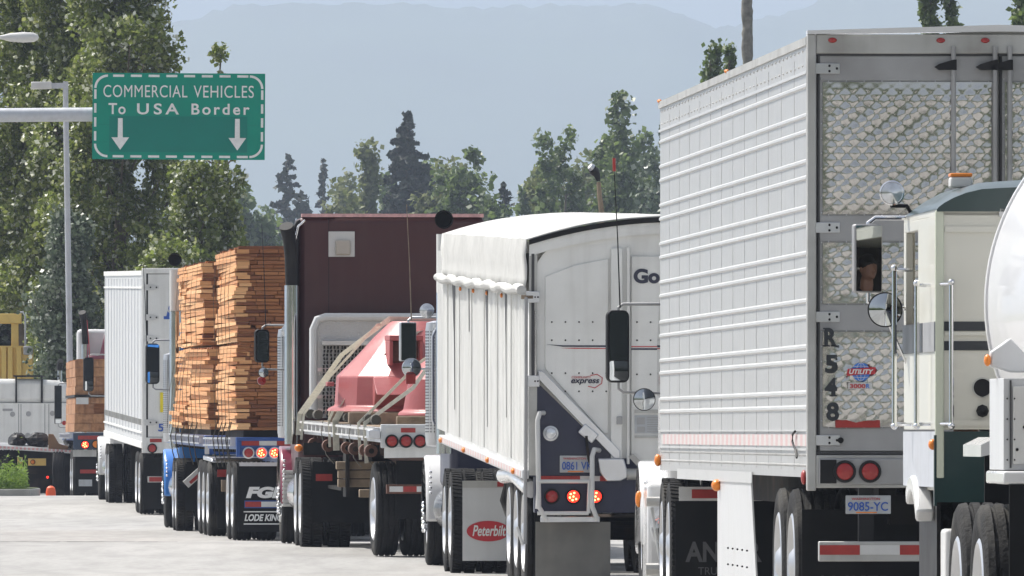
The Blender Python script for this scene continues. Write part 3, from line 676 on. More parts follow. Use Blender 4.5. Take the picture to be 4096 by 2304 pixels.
# ------------------------------------------------------------------ grain hopper trailer
def build_hopper():
    d = 105
    t = thing('hopper_trailer', 'white hopper trailer with rolled tarp and V shaped rear, behind the refrigerated one', 'trailer', (site(1330, d), d, gz(d)), 3.1, .02, 'trailers queued in the lane')
    W, Ln = 2.6, 15.2
    # arched box
    arch = [(0, 3.11)]+[(W*k/18, 3.11+.2*(1-(k/9-1)**2)) for k in range(1, 18)]+[(W, 3.11)]
    MB().box(0, .05, .02, Ln, 1.09, 3.0).box(W-.05, W, .02, Ln, 1.09, 3.0).box(.05, W-.05, Ln-.1, Ln, 1.09, 3.05).build('side_wall', 'hopper', t)
    pn = MB(); k = 0; y = .35
    while y < Ln-.2:
        for i in range(9): pn.box(-.02, .0, y+i*.23, y+i*.23+.12, 1.14, 2.95)
        y += 2.35
    pn.build('corrugation', 'hopper', t, smooth=0)
    gp = MB(); gq = MB()
    for k, (y, wy, a) in enumerate(((3.2, .55, 1.5), (6.5, .6, 1.35), (9.9, .55, 2.2), (12.7, .8, 1.4))):
        gq.add([(-.024, y, 2.9), (-.024, y+wy, 2.9), (-.024, y+wy*.35, (a+2.9)/2), (-.024, y+.12, a), (-.024, y+.02, a), (-.024, y+.1, (a+2.9)/2)], [(0, 1, 2, 3, 4, 5)])
    gq.build('panel_gap', 'gap', t, smooth=0)
    for y in (4.0, 6.6, 9.1, 11.6): oval(t, -.03, y, 2.6, 'amber', .015, .04, .022)
    rl = MB().box(-.06, .0, -.02, Ln+.1, 1.02, 1.1).build('side_rail', 'white', t, bevel=.008)
    side_tape(rl, .2, Ln-.3, 1.035, 1.085, -.061)
    for y in (1.2, 5.6, 10, 14.6): oval(t, -.075, y, 1.06, 'amber', .022, .05, .028)
    # tarp over the top and down the side
    tp = MB(); n_ = 40; vs = []
    prof = [(-.05, 2.68)]+[(-.045+.008*math.sin(k), 2.68+.4*k/4) for k in range(1, 4)]+[(-.03, 3.13)]+[(x, z+.03) for x, z in arch[1:-1]]+[(W+.03, 3.13), (W+.04, 2.7)]
    for j in range(n_+1):
        yy = -.03+(Ln+.1)*j/n_
        for i, (x, z) in enumerate(prof):
            wv = .015*math.sin(j*1.9+i)+.012*math.sin(j*.7)
            vs.append((x+(wv*.6 if i < 4 else 0), yy, z+(wv*1.2 if i == 0 else wv*.25)))
    m_ = len(prof)
    tp.add(vs, [(j*m_+i, j*m_+i+1, (j+1)*m_+i+1, (j+1)*m_+i) for j in range(n_) for i in range(m_-1)])
    tc_ = tp.build('tarp', 'tarp', t, smooth=28)
    so = tc_.modifiers.new('thick', 'SOLIDIFY'); so.thickness = .012
    ro = [(-.07+.01*math.sin(j*2.1), -.05+(Ln+.12)*j/50, 2.68+.012*math.sin(j*.8)) for j in range(51)]
    MB().tube(ro, [.043+.005*math.sin(j*1.1) for j in range(51)], 10).build('tarp_roll', 'tarp', t)
    MB().tube([(-.02+.06*math.sin(R(a)), -.06, 2.62) for a in (0, 60, 120, 200, 300)], .018).build('tarp_knot', 'timber', t)
    # rear arch trims
    def arcs(o0, o1, ya, yb, mname, nm):
        a = [(x, z+o1) for x, z in arch]; b = [(x, z+o0) for x, z in arch][::-1]
        return MB().prism(a+b, 'y', ya, yb).build(nm, mname, t)
    arcs(-.03, .015, -.05, .0, 'black', 'arch_seal'); arcs(-.13, -.03, -.035, 0, 'hopper', 'arch_frame')
    MB().box(0, .07, -.03, .02, 1.05, 3.05).box(W-.07, W, -.03, .02, 1.05, 3.05).build('corner_post', 'alu_dull', t)
    MB().box(.02, .045, -.04, -.03, 1.9, 3.0).build('post_seal', 'gap', t); MB().box(.05, .06, -.045, -.03, 1.9, 2.5).build('post_pipe', 'chrome', t)
    MB().tube([(-.03, -.07, 2.62), (-.03, -.08, 1.9), (-.035, -.1, 1.0), (-.04, -.12, .45)], .016, 8).build('tarp_crank', 'steel_grey', t)
    MB().tube([(-.04, -.12, .47), (-.06, -.14, .44), (-.11, -.13, .6)], .014, 8).build('crank_handle', 'refwhite', t)
    # rear wall with V chute
    ap = [(.07, 2.92)]+[(x, z-.13) for x, z in arch if .07 < x < W-.07]+[(W-.07, 2.92), (W-.07, 1.95), (W-.8, 1.2), (.8, 1.2), (.07, 1.95)]
    rw = MB().prism(ap, 'y', 0, .04).build('rear_wall', 'hopper', t)
    MB().prism([(.14, 2.8), (.14, 1.99), (.66, 1.42), (.7, 1.42), (.7, 2.96), (.4, 2.9)], 'y', -.018, .0).build('wall_panel', 'hopper', t, bevel=.006)
    MB().prism([(.08, 1.97), (.12, 1.97), (.8, 1.27), (.8, 1.2), (.75, 1.2), (.08, 1.9)], 'y', -.06, -.0).build('chute_beam', 'alu', t, bevel=.006)
    MB().prism([(W-.08, 1.99), (W-.14, 2.0), (W-.8, 1.3), (W-.8, 1.2), (W-.73, 1.2), (W-.08, 1.88)], 'y', -.06, -.0).build('chute_beam', 'alu', t, bevel=.006)
    MB().box(.72, .82, -.05, 0, 1.2, 3.05).box(.86, .885, -.06, 0, 1.15, 3.06).box(W-.82, W-.72, -.05, 0, 1.2, 3.05).build('wall_post', 'hopper', t, bevel=.006)
    MB().prism([(.9, 2.98), (.9, 1.22), (1.05, 1.05), (W-1.05, 1.05), (W-.9, 1.22), (W-.9, 2.98)], 'y', -.03, .0).build('tail_gate', 'hopper', t, bevel=.006)
    MB().box(.93, W-.93, -.045, -.03, 1.6, 1.63).box(.93, W-.93, -.045, -.03, 1.38, 1.4).prism([(.87, 1.22), (1.05, 1.03), (1.3, 1.03), (1.3, 1.06), (1.07, 1.08), (.92, 1.24)], 'y', -.06, -.03).build('gate_frame', 'alu_dull', t)
    rv = MB()
    for k in range(5):
        for z in (2.4, 2.24, 1.62+.33, 1.79): rv.sphere((.2+k*.12, -.02, z), .008, 6, 4)
        for z in (2.4, 2.24, 1.94, 1.79): rv.sphere((.95+k*.12, -.034, z), .008, 6, 4)
    rv.build('rivets', 'black', rw)
    MB().prism([(.15, 2.203), (.3, 2.195), (.71, 2.195), (.71, 2.18), (.3, 2.183)], 'y', -.022, -.018).box(.9, 1.4, -.034, -.03, 2.155, 2.17).build('pin_stripe', 'navy', t)
    MB().prism([(.28, 2.17), (.4, 2.173), (.71, 2.17), (.71, 2.163), (.4, 2.165)], 'y', -.022, -.018).box(.9, 1.4, -.034, -.03, 2.18, 2.188).build('pin_stripe', 'sticker_red', t)
    text('Go', 'company_lettering', 'navy', t, (.92, -.035, 2.74), .13, .23, offset=.045)
    text('express', 'company_logo', 'navy', t, (.37, -.024, 1.845), .052, .25, offset=.02, shear=.25)
    text('COMMUNITY', 'company_logo', 'sticker_red', t, (.375, -.024, 1.905), .018, .17)
    MB().tube([(.54, -.022, 1.93), (.6, -.022, 1.94), (.645, -.022, 1.91), (.64, -.022, 1.86), (.58, -.022, 1.82), (.52, -.022, 1.835)], .004, 6).build('logo_swoosh', 'sticker_red', t)
    # clamps and hinge
    for z in (2.62, 1.88):
        c_ = MB().box(-.03, .09, -.07, -.035, z-.05, z+.05).build('clamp', 'alu', t, bevel=.01)
        MB().disc((.05, -.072, z), .008, 'y', .01).disc((.075, -.072, z), .008, 'y', .01).build('bolts', 'black', c_)
    MB().box(.77, .82, -.075, -.05, 1.5, 1.57).build('latch', 'steel_grey', t, bevel=.005)
    c_ = MB(); Mx = Matrix.Translation((.52, -.08, 1.42)) @ Matrix.Rotation(R(40), 4, 'Y'); c_.box(-.08, .08, -.02, .02, -.05, .05, Mx); c_.build('clamp', 'alu', t, bevel=.01)
    MB().tube([(.5, -.1, 1.4), (.52, -.1, 1.2), (.55, -.09, 1.12)], .012).build('latch_rod', 'grime', t)
    pl = MB().box(.93, 1.35, -.036, -.03, 1.42, 1.58).build('safety_notice', 'plate', t)
    MB().box(.95, 1.02, -.039, -.035, 1.5, 1.56).box(.95, 1.02, -.039, -.035, 1.43, 1.48).build('notice_picture', 'steel_grey', pl)
    ln = MB()
    for k in range(7): ln.box(1.04, 1.3+.03*(k % 3), -.039, -.035, 1.435+k*.02, 1.443+k*.02)
    ln.build('notice_lines', 'steel_grey', pl)
    # navy rear panel
    MB().prism([(.05, 1.05), (.05, 1.87), (.07, 1.87), (.76, 1.2), (.9, 1.05)], 'y', -.02, .25).build('navy_panel', 'navy', t)
    MB().box(.0, .05, -.02, .3, 1.04, 1.87).build('post_cover', 'navy', t)
    lamp(t, .19, 1.42, -.03, .05, 'lens_clear', 'alu', name='reversing_light')
    sill = MB().box(.05, W-.05, -.02, .2, .72, 1.05).build('rear_sill', 'navy', t, bevel=.006)
    striped(t, .1, .8, 1.0, 1.045, -.022, 'rrrrwwrr')
    for x, l in ((.2, False), (.39, True), (.585, True), (W-.585, True), (W-.39, True), (W-.2, False)): lamp(t, x, .865, -.03, .052, lit=l)
    pl = MB().box(.27, .575, -.045, -.035, 1.075, 1.225).build('number_plate', 'plate', t, bevel=.008)
    text('0861 VK', 'plate_number', 'letter_b', pl, (.29, -.05, 1.1), .072, .265, offset=.012)
    text('WASHINGTON', 'plate_heading', 'sticker_red', pl, (.3, -.05, 1.19), .018, .2)
    MB().box(.34, .48, -.049, -.044, 1.08, 1.09).build('plate_sticker', 'amber', pl)
    dv = MB().prism([(.6, 1.2), (.83, 1.2), (.86, 1.1), (.86, 1.03), (.8, 1.0), (.68, 1.0), (.62, 1.08)], 'y', -.12, .0).build('hopper_motor_cover', 'alu', t, bevel=.01)
    MB().tube([(.86, -.05, 1.06), (1.6, -.05, 1.06)], .05, 14).build('drive_shaft', 'alu_dull', t)
    # bumper step made of tube
    b = MB()
    b.tube([(.07, -.12, .76), (.07, -.14, 1.0), (.52, -.14, 1.0), (.52, -.12, .72)], .02, 10)
    b.tube([(.07, -.12, .72), (.52, -.12, .72)], .018, 10)
    b.tube([(.13, -.02, 1.6), (.09, -.09, 1.6), (.07, -.12, 1.54), (.08, -.14, .78), (.15, -.1, .66)], .022, 10)
    b.tube([(.62, -.02, 1.27), (.57, -.1, 1.28), (.55, -.13, 1.22), (.55, -.14, .78), (.6, -.1, .66)], .022, 10)
    b.build('step_rail', 'refwhite', t)
    MB().box(.1, .62, -.1, -.02, .64, .69).build('step_plate', 'alu', t, bevel=.005)
    fl = MB().box(.06, .72, .0, .012, .08, .64).build('mud_flap', 'flap_dirty', t); MB().box(W-.72, W-.06, .0, .012, .08, .64).build('mud_flap', 'flap_dirty', t)
    MB().box(1.0, W-1.0, .1, .4, .3, 1.05).build('rear_crossmember', 'alu_dull', t)
    # fenders & wheels (three axles)
    MB().tube([(.03, .2, .92), (.03, 2.6, .99), (.03, 4.6, .94)], .075, 12).build('wheel_fender', 'white_clean', t)
    for y in (.95, 2.15, 3.35): duals(t, y, 2.5)
    MB().box(.5, .6, .3, 14, .75, 1.0).box(W-.6, W-.5, .3, 14, .75, 1.0).build('chassis', 'grime', t)
    MB().tube([(.1, 5, .95), (.05, 5.2, .7), (.12, 5.6, .55), (.25, 6.0, .6)], .03).build('air_hose', 'black', t)
    return t
build_hopper()

# ------------------------------------------------------------------ flatbed with red castings
def flatbed(t, W, Ln, dz, rail='white', n=26, th=.12):
    MB().box(.06, W-.06, .02, Ln, dz-.1, dz).build('deck', 'timber', t)
    r = MB().box(0, .06, 0, Ln, dz-.16, dz+.0).box(W-.06, W, 0, Ln, dz-.16, dz).build('side_rail', 'blue' if rail == 'blue' else 'alu', t, bevel=.006)
    pk = MB(); bars = MB()
    for k in range(int(Ln/.6)):
        y = .15+k*.6; pk.box(-.06, 0, y, y+.1, dz-.12, dz-.0)
    bars.box(-.075, -.06, .1, Ln-.1, dz-.03, dz-.005).box(-.075, -.06, .1, Ln-.1, dz-.12, dz-.1)
    pk.build('stake_pocket', 'refwhite' if rail == 'white' else 'alu', r); bars.build('rub_rail', 'refwhite' if rail == 'white' else 'alu', r)
    MB().prism([(0, dz-.16), (Ln, dz-.16), (Ln, dz-.3), (3, dz-.55), (.2, dz-.3)], 'x', .7, .82).prism([(0, dz-.16), (Ln, dz-.16), (Ln, dz-.3), (3, dz-.55), (.2, dz-.3)], 'x', W-.82, W-.7).build('main_beam', 'rust' if rail == 'white' else 'blue', t)
    cm = MB()
    for k in range(int(Ln/.5)): cm.box(.06, W-.06, .2+k*.5, .25+k*.5, dz-.2, dz-.1)
    cm.build('cross_member', 'rust' if rail == 'white' else 'black', t)
def build_flat4():
    d = 130.5
    t = thing('flatbed_trailer', 'white edged flatbed trailer carrying red steel castings under straps', 'trailer', (site(957, d), d, gz(d)), 5.6, .009, 'trailers queued in the lane')
    W, Ln = 2.6, 10.4
    flatbed(t, W, Ln, 1.42)
    MB().box(0, W, -.04, .02, 1.2, 1.46).build('tail_panel', 'white', t, bevel=.01)
    MB().prism([(.04, 1.2), (.04, 1.09), (.6, 1.1), (.62, 1.06), (.66, 1.1), (W-.04, 1.09), (W-.04, 1.2)], 'y', -.03, .0).build('tail_skirt', 'hopper', t)
    striped(t, .06, .7, 1.37, 1.42, -.042, 'wwrrwwrr')
    for x in (.12, .275, .43, W-.43, W-.275, W-.12): lamp(t, x, 1.275, -.045, .055)
    MB().box(-.14, -.01, -.1, .2, 1.3, 1.4).build('winch_box', 'alu', t, bevel=.01)
    duals(t, 1.0, 2.45); 
    for y in (.5,): MB().box(.2, 1.0, .32, .335, .42, 1.06).box(W-1.0, W-.2, .32, .335, .42, 1.06).build('mud_flap', 'flap', t)
    b = MB().box(.07, W-.5, .02, .1, .7, .8).build('under_run_bar', 'rust', t, bevel=.006)
    MB().box(.1, .25, .016, .02, .72, .78).box(.4, .5, .016, .02, .72, .78).build('white_stripe', 'refwhite', b); MB().box(.25, .4, .016, .02, .72, .78).box(.5, .7, .016, .02, .72, .78).build('red_stripe', 'red', b)
    # timber rack below the deck
    for k, (x0, x1, z0, y) in enumerate(((-.38, .15, 1.0, 4.6), (-.36, .12, .9, 4.6), (-.36, .12, .8, 4.6), (-.22, .3, .7, 3.4))):
        o = MB().box(x0+.28, x1+.5, y, y+.12, z0-.09, z0).build('dunnage_timber', 'timber', None, bevel=.008)
        tag(o, ['grey-brown timber, topmost of the dunnage rack under the flatbed', 'timber second from the top in the rack under the flatbed', 'third timber down in the rack under the flatbed', 'short pale timber lying lowest below the flatbed rack'][k], 'timber', 'timbers racked below the white flatbed')
        o.matrix_world = t_matrix(t) @ Matrix.Translation((0, 0, 0))
    MB().box(.02, .5, 5.4, 7.9, .66, .7).box(.0, .04, 4.5, 4.9, .6, 1.26).build('timber_rack', 'grime', t)
    # bulkhead at the front
    hz0, hz1 = 1.45, 2.66; y = Ln-.1; x0, x1 = .08, W-.08; c_ = .16
    def path(i):
        return [(x0+i, y, hz0), (x0+i, y, hz1-c_), (x0+i+c_*.3, y, hz1-c_*.3), (x0+c_, y, hz1-i), (x1-c_, y, hz1-i), (x1-i-c_*.3, y, hz1-c_*.3), (x1-i, y, hz1-c_), (x1-i, y, hz0)]
    bh = MB().tube(path(0.02), .05, 10).build('bulkhead_frame', 'white', t)
    MB().prism([(x0+.03, hz0), (x0+.03, hz1-.16), (x0+.15, hz1-.03), (x1-.15, hz1-.03), (x1-.03, hz1-.16), (x1-.03, hz0)], 'y', y, y+.02).build('bulkhead_plate', mat('chequer_plate', (.5, .5, .5), .4, .7, var=.1, bump=.7, bscale=45), t)
    lo = MB()
    for k in range(4): lo.box(x0+.06, x0+.5, y-.02, y, 1.52+k*.16, 1.56+k*.16)
    lo.build('bulkhead_rib', 'alu', t)
    MB().box(.2, .78, y-.12, y-.01, 2.31, 2.36).build('tool_shelf', 'refwhite', t)
    ch = MB()
    q = random.Random(5)
    for k in range(13):
        x = .22+k*.042; L_ = q.uniform(.3, .95) if k > 2 else q.uniform(.5, .95)
        zz = 2.3
        while zz > 2.3-L_: ch.tube([(x+q.uniform(-.008, .008), y-.06, zz), (x+q.uniform(-.008, .008), y-.06, zz-.035)], .012, 5); zz -= .045
    ch.build('chain', 'black', t)
    MB().box(.9, 1.3, y-.05, y-.02, 2.5, 2.53).tube([(1.05+.05*math.cos(R(a)), y-.06, 2.46+.05*math.sin(R(a))) for a in range(0, 361, 30)], .006, 6).build('ring_bolt', 'steel_grey', t)
    return t, W, Ln
def t_matrix(t):
    return Matrix.Translation(t.location) @ t.rotation_euler.to_matrix().to_4x4()
T4, W4, L4 = build_flat4()
def put(o, t): o.matrix_world = t_matrix(t); return o
# red castings: flanged, faceted hoods
def casting(cx, cy, z0, prof, n, rot, label, sy=1.0):
    m = MB().lathe(prof, (0, 0, 0), 'z', n)
    t = tag(bpy.data.objects.new('steel_casting', None), label, 'casting', 'red castings on the flatbed'); COL.objects.link(t)
    t.matrix_world = t_matrix(T4) @ Matrix.Translation((cx, cy, z0)) @ Matrix.Rotation(rot, 4, 'Z') @ Matrix.Scale(sy, 4, (0, 1, 0))
    m.build('shell', 'redcast', t, smooth=18, bevel=.012); return t
big = casting(.88, 5.2, 1.57, [(1.04, 0), (1.02, .03), (.95, .06), (.93, .39), (.9, .42), (.7, .62), (.5, .84), (.34, .99), (.3, 1.02), (.001, 1.02)], 14, .18, 'large faceted red steel casting strapped to the front of the flatbed', 1.15)
big_local = Matrix.Rotation(-.18, 4, 'Z')
def bigpart(m, name, mt, bev=.008):
    o = m.build(name, mt, big, bevel=bev); o.matrix_local = big_local; return o
bigpart(MB().prism([(-.98, .28), (-.9, .38), (-.75, .4), (-.6, .1), (-.8, .06)], 'x', -.6, .5), 'deflector', 'redcast')
bigpart(MB().prism([(-1.22, .19), (-1.2, .21), (-.9, .385), (-.9, .36)], 'x', -.62, .5), 'lip', 'redcast')
bigpart(MB().box(-.43, -.05, -.86, -.4, .8, .86), 'lid', 'redcast')
bigpart(MB().box(-.43, -.39, -.84, -.45, .52, .8), 'cheek', 'redcast'); bigpart(MB().box(-.09, -.05, -.84, -.45, .52, .8), 'cheek', 'redcast')
bigpart(MB().box(-.39, -.09, -.7, -.5, .55, .8), 'opening', 'rust')  # solid inset box, its dark colour stands for the shade inside the opening
bigpart(MB().box(-1.06, -.98, -.25, -.1, .28, .33), 'lifting_lug', 'redcast')
casting(1.08, 2.6, 1.54, [(.66, 0), (.65, .03), (.6, .06), (.54, .4), (.42, .56), (.26, .74), (.2, .78), (.001, .78)], 22, .1, 'smaller round flanged red casting at the rear of the flatbed')
for k, (x0, x1, y0, y1, z0, z1, lb) in enumerate(((-.0, .55, 4.1, 4.25, 1.43, 1.56, 'weathered timber bearer under the front of the large red casting'), (.3, 1.4, 3.75, 3.9, 1.43, 1.56, 'long timber bearer between the two red castings'), (.35, 1.9, 1.9, 2.05, 1.43, 1.53, 'dark timber bearer under the small round red casting'), (-.05, 1.2, 6.2, 6.35, 1.43, 1.56, 'far timber bearer under the large red casting'))):
    put(tag(MB().box(x0, x1, y0, y1, z0, z1).build('timber_bearer', 'timber', bevel=.008), lb, 'timber', 'bearers on the flatbed deck'), T4)
# straps over the castings
for k, (pts, wd, mt, lb) in enumerate((
    ([(-.09, 10.2, 1.25), (-.07, 10.2, 1.5), (.2, 7.5, 2.2), (.56, 5.25, 2.62), (1.2, 5.3, 2.6), (2.6, 8, 1.45)], .055, 'strap', 'cream strap over the very top of the large red casting'),
    ([(-.06, 5.1, 1.12), (-.07, 5.1, 1.46), (.02, 4.9, 1.66), (.67, 4.55, 2.42), (1.2, 5.0, 2.5), (2.6, 5.2, 1.45)], .075, 'strap', 'wide cream strap across the middle of the large casting'),
    ([(-.06, 6.0, 1.15), (-.07, 6.0, 1.46), (.0, 5.6, 1.7), (.5, 4.9, 2.42), (.8, 5.3, 2.62), (2.6, 6.0, 1.45)], .03, 'strap', 'narrow darker strap left of the wide one'),
    ([(-.05, 2.0, 1.05), (-.07, 2.0, 1.46), (.0, 2.05, 1.52), (.62, 2.25, 2.12), (.95, 2.4, 2.34), (1.3, 2.6, 2.3), (2.6, 2.7, 1.45)], .035, 'strap', 'cream strap over the small round casting'),
    ([(-.05, 1.2, 1.02), (-.07, 1.2, 1.46), (.5, 1.6, 1.85), (.92, 2.35, 2.34), (1.2, 2.5, 2.34), (2.6, 3.4, 1.45)], .045, 'strap', 'strap nearest the tail lights, rising over the small casting'),
    ([(-.1, 9.6, 1.2), (-.07, 9.6, 1.5), (.1, 7.9, 1.95), (.45, 5.6, 2.55), (1.0, 5.5, 2.62), (2.6, 7.4, 1.45)], .03, 'strap', 'thin strap running beside the topmost strap'))):
    P_ = [Vector(p) for p in pts]; s_ = MB(); ws_ = []
    for i in range(len(P_)):
        t_ = P_[min(i+1, len(P_)-1)]-P_[max(0, i-1)]; ws_.append(Vector((t_.z, 0, -t_.x)).normalized()*wd*.5+Vector((0, wd*.2, 0)))
    vs = []
    for p_, w_ in zip(P_, ws_): vs += [p_-w_, p_+w_, p_-w_+Vector((0, -.008, 0)), p_+w_+Vector((0, -.008, 0))]
    fs = []
    for i in range(len(P_)-1):
        q4 = i*4; fs += [(q4, q4+1, q4+5, q4+4), (q4+2, q4+6, q4+7, q4+3), (q4, q4+4, q4+6, q4+2), (q4+1, q4+3, q4+7, q4+5)]
    s_.add(vs, fs)
    o = s_.build('cargo_strap', mt); put(tag(o, lb, 'strap', 'straps over the castings'), T4)
wm = [(9.9, 0), (8.8, 0), (5.6, 1), (4.6, 1), (1.9, 1), (1.0, 1)]
for y, _ in wm:
    MB().tube([(.04, y, 1.5), (.04, y+.25, 1.5)], .055, 14).build('rolled_strap', 'strap_dark', T4)
for y in (8.6, 6.6, 4.0, 3.0, 1.6, .9):
    wn = MB().disc((-.03, y, 1.16), .07, 'y', .16, 16).build('winch', 'rust', T4); MB().disc((-.03, y-.09, 1.16), .03, 'y', .04, 12).build('winch_hub', 'grime', wn)
for y in (7.0, 3.2, 1.3): MB().ribbon([(-.06, y, 1.45), (-.08, y, 1.3), (-.03, y-.1, 1.05), (.05, y-.2, .95)], (0, .06, 0)).build('loose_strap', 'strap_dark', T4)

# ------------------------------------------------------------------ lumber trailers
def lumber_bundle(name, t, x0, x1, y0, y1, z0, z1, label, layer=.05, brick=.3, side_len=6, jut=.05, seed=0, lean=0, mats=('cedar', 'cedar_end_shaded'), group='strapped stacks of cedar boards on the blue trailers', wires=5, rot=0):
    q = random.Random(seed)
    b = put(thing(name, label, 'lumber', group=group), t)
    b.matrix_world = t_matrix(t) @ Matrix.Translation((x0, y0, z0)) @ Matrix.Rotation(rot, 4, 'Z')
    W, D_, H = x1-x0, y1-y0, z1-z0
    MB().box(.12, W-.1, .12, D_-.1, 0, H-.03).build('core', 'cedar_end_shaded', b)
    L_ = MB(); E_ = MB(); z = 0; k = 0
    while z < H-layer*.6:
        h = layer*q.uniform(.8, 1.25); h = min(h, H-z); lj = q.gauss(0, .16)*jut; ll = q.choice((0, 0, -.3, -.9, .2))*jut*q.random(); lx = lean*z
        wob = .35*jut*math.sin(k*.35+seed)
        y = 0
        while y < D_-.05:                       # long left face
            L1 = min(side_len*q.uniform(.8, 1.2), D_-y)
            Mx = Matrix.Translation((lx+lj+wob+ll, y+L1/2, z)) @ Matrix.Rotation(q.uniform(-.012, .012), 4, 'Z') @ Matrix.Rotation(q.gauss(0, .0035), 4, 'X')
            L_.box(0, .16, -L1/2+.004, L1/2-.004, 0, h-.006, Mx); y += L1
        x = q.uniform(-.1, 0)+lx+lj+wob; 
        while x < W-.05:                        # rear face
            w_ = min(brick*q.uniform(.75, 1.25), W+.02-x)
            if x > -.02+lx+lj or True:
                xa = max(x, lx+lj+wob+.0)
                if q.random() > .035 and x+w_ > xa+.03:
                    Mx = Matrix.Translation(((xa+x+w_)/2, q.uniform(-.5, .8)*jut, z)) @ Matrix.Rotation(q.gauss(0, .022), 4, 'Z') @ Matrix.Rotation(q.gauss(0, .008), 4, 'Y')
                    hw = (x+w_-xa)/2
                    E_.box(-hw+.004, hw-.004, -.0, .16, .003, h-.005, Mx)
            x += w_
        z += h; k += 1
    # top layer
    y = 0
    while y < D_-.1:
        E_.box(lean*H+.02+q.uniform(0, .05), W-.02, y+.01, y+.13, H-.02, H+q.uniform(.0, .03)); y += .14
    L_.build('board_edges', mats[0], b, smooth=0); E_.build('board_ends', mats[1], b, smooth=0)
    if wires:
        ws = MB()
        for i in range(wires):
            yy = D_*(i+.5)/wires; ws.tube([(-.03+jut*-.8, yy, 0), (-.05-jut*.8+lean*H*.5, yy+.03, H*.5), (-.02-jut*.5+lean*H, yy, H+.02), (W, yy, H+.03)], .004, 5)
        ws.build('binding_wire', 'strap_dark', b)
    return b
def flat_tail(t, W, dz, paint, lit=(0, 1, 1), z0=1.1, lx=(.16, .33, .5)):
    MB().box(0, W, -.05, .03, z0, dz).build('tail_panel', paint, t, bevel=.012)
    fr = MB().box(.0, W, -.07, -.05, dz-.05, dz).box(0, .05, -.07, -.05, z0, dz-.05).box(.05, W, -.07, -.05, z0, z0+.04).box(.05, W, -.07, -.05, 1.22, 1.245).build('tail_frame', paint, t, bevel=.006)
    for x, l in zip(lx, lit): lamp(t, x, 1.155, -.06, .058, ring='alu', lit=bool(l)); lamp(t, W-x, 1.155, -.06, .058, ring='alu', lit=bool(l))
    striped(t, .07, .07+.46*2, 1.25, 1.31, -.055, 'rwrw')
def build_lumber3():
    d = 156; dz = 1.36
    t = thing('lumber_trailer', 'blue flatbed trailer with three tail lights under tall stacks of cedar boards', 'trailer', (site(594, d), d, gz(d)), 4.1, 0, 'trailers queued in the lane')
    W = 2.6; flatbed(t, W, 8.0, dz, 'blue'); flat_tail(t, W, dz+.0, 'blue')
    for y in (1.45, 2.75): duals(t, y-.3, 2.5)
    MB().box(.05, W-.05, .1, .13, .98, 1.03).build('flap_bar', 'alu', t)
    for x0 in (.04, W-.9):
        fl = MB().box(x0, x0+.86, .22, .235, .12, .98).build('mud_flap', 'flap', t)
        text('FGL', 'flap_lettering', 'letter_w', fl, (x0+.1, .217, .56), .15, .5, offset=.06, shear=.2)
        rb = MB().box(x0+.08, x0+.6, .212, .22, .43, .53).build('flap_band', 'blue', fl)
        MB().box(x0+.09, x0+.3, .208, .213, .445, .515).build('red_stripe', 'red', rb); MB().box(x0+.3, x0+.5, .208, .213, .445, .515).build('white_stripe', 'refwhite', rb)
        text('LODE KING', 'flap_lettering', 'letter_w', fl, (x0+.08, .217, .26), .09, .5, offset=.035, shear=.25)
        MB().box(x0+.07, x0+.6, .213, .219, .375, .39).box(x0+.07, x0+.6, .213, .219, .215, .23).build('flap_line', 'letter_w', fl)
    d2 = 164.6
    t2 = thing('lumber_trailer', 'lead blue flatbed coupled ahead of the rear lumber trailer, darker load of boards', 'trailer', (site(515, d2), d2, gz(d2)), 4.2, .004, 'trailers queued in the lane')
    flatbed(t2, W, 9.6, dz+.02, 'blue'); MB().box(0, W, -.03, .02, 1.12, dz+.02).build('tail_panel', 'blue', t2, bevel=.01)
    MB().box(0, .06, -.04, -.03, 1.12, 1.36).build('corner_marker', 'refwhite', t2)
    for y in (-.75, .5, 1.75): duals(t2, y, 2.5)
    MB().prism([(-1.6, 1.02), (-1.55, 1.07), (.9, 1.1), (.9, 1.04)], 'x', .02, 2.5).build('dolly_fender', 'alu', t2, bevel=.01)
    for x0 in (.1,):
        fl = MB().box(x0, x0+.85, -1.5, -1.485, .12, .82).build('mud_flap', 'flap', t2)
        MB().box(x0, x0+.85, -1.52, -1.5, .82, .92).build('flap_bar', 'red', t2)
        text('FGL', 'flap_lettering', 'letter_w', fl, (x0+.16, -1.505, .5), .15, .5, offset=.06, shear=.2)
        text('FORT GARRY', 'flap_lettering', 'letter_w', fl, (x0+.15, -1.505, .42), .05, .4)
        text('LODE KING', 'flap_lettering', 'letter_w', fl, (x0+.15, -1.505, .24), .09, .5, offset=.035, shear=.25)
        MB().box(x0+.14, x0+.65, -1.504, -1.5, .34, .355).box(x0+.14, x0+.65, -1.504, -1.5, .2, .215).build('flap_line', 'letter_w', fl)
    put(tag(MB().box(.15, .55, -1.62, -1.56, .62, .78).build('dunnage_timber', 'timber', bevel=.008), 'single timber block held above the FGL flap of the lead trailer', 'timber'), t2)
    lg = 'strapped stacks of cedar boards on the blue trailers'
    lumber_bundle('lumber_stack', t, .0, 2.5, .05, 5.0, dz+.09, dz+1.22, 'rear lower stack of cedar boards on the blue trailer, above the tail lights', seed=1, jut=.035)
    lumber_bundle('lumber_stack', t, .0, 2.5, .02, 5.2, dz+1.25, dz+2.47, 'rear upper stack of cedar boards, topmost beside the maroon sleeper', seed=2, jut=.035)
    MB().box(.1, W-.1, .1, 5.0, dz, dz+.088).build('load_bearer', 'grime', t)
    lumber_bundle('lumber_stack', t2, .1, 2.5, .35, 4.2, dz+.1, dz+1.22, 'leaning splayed lower stack of boards in the middle of the load', seed=3, jut=.09, lean=-.02, rot=.03)
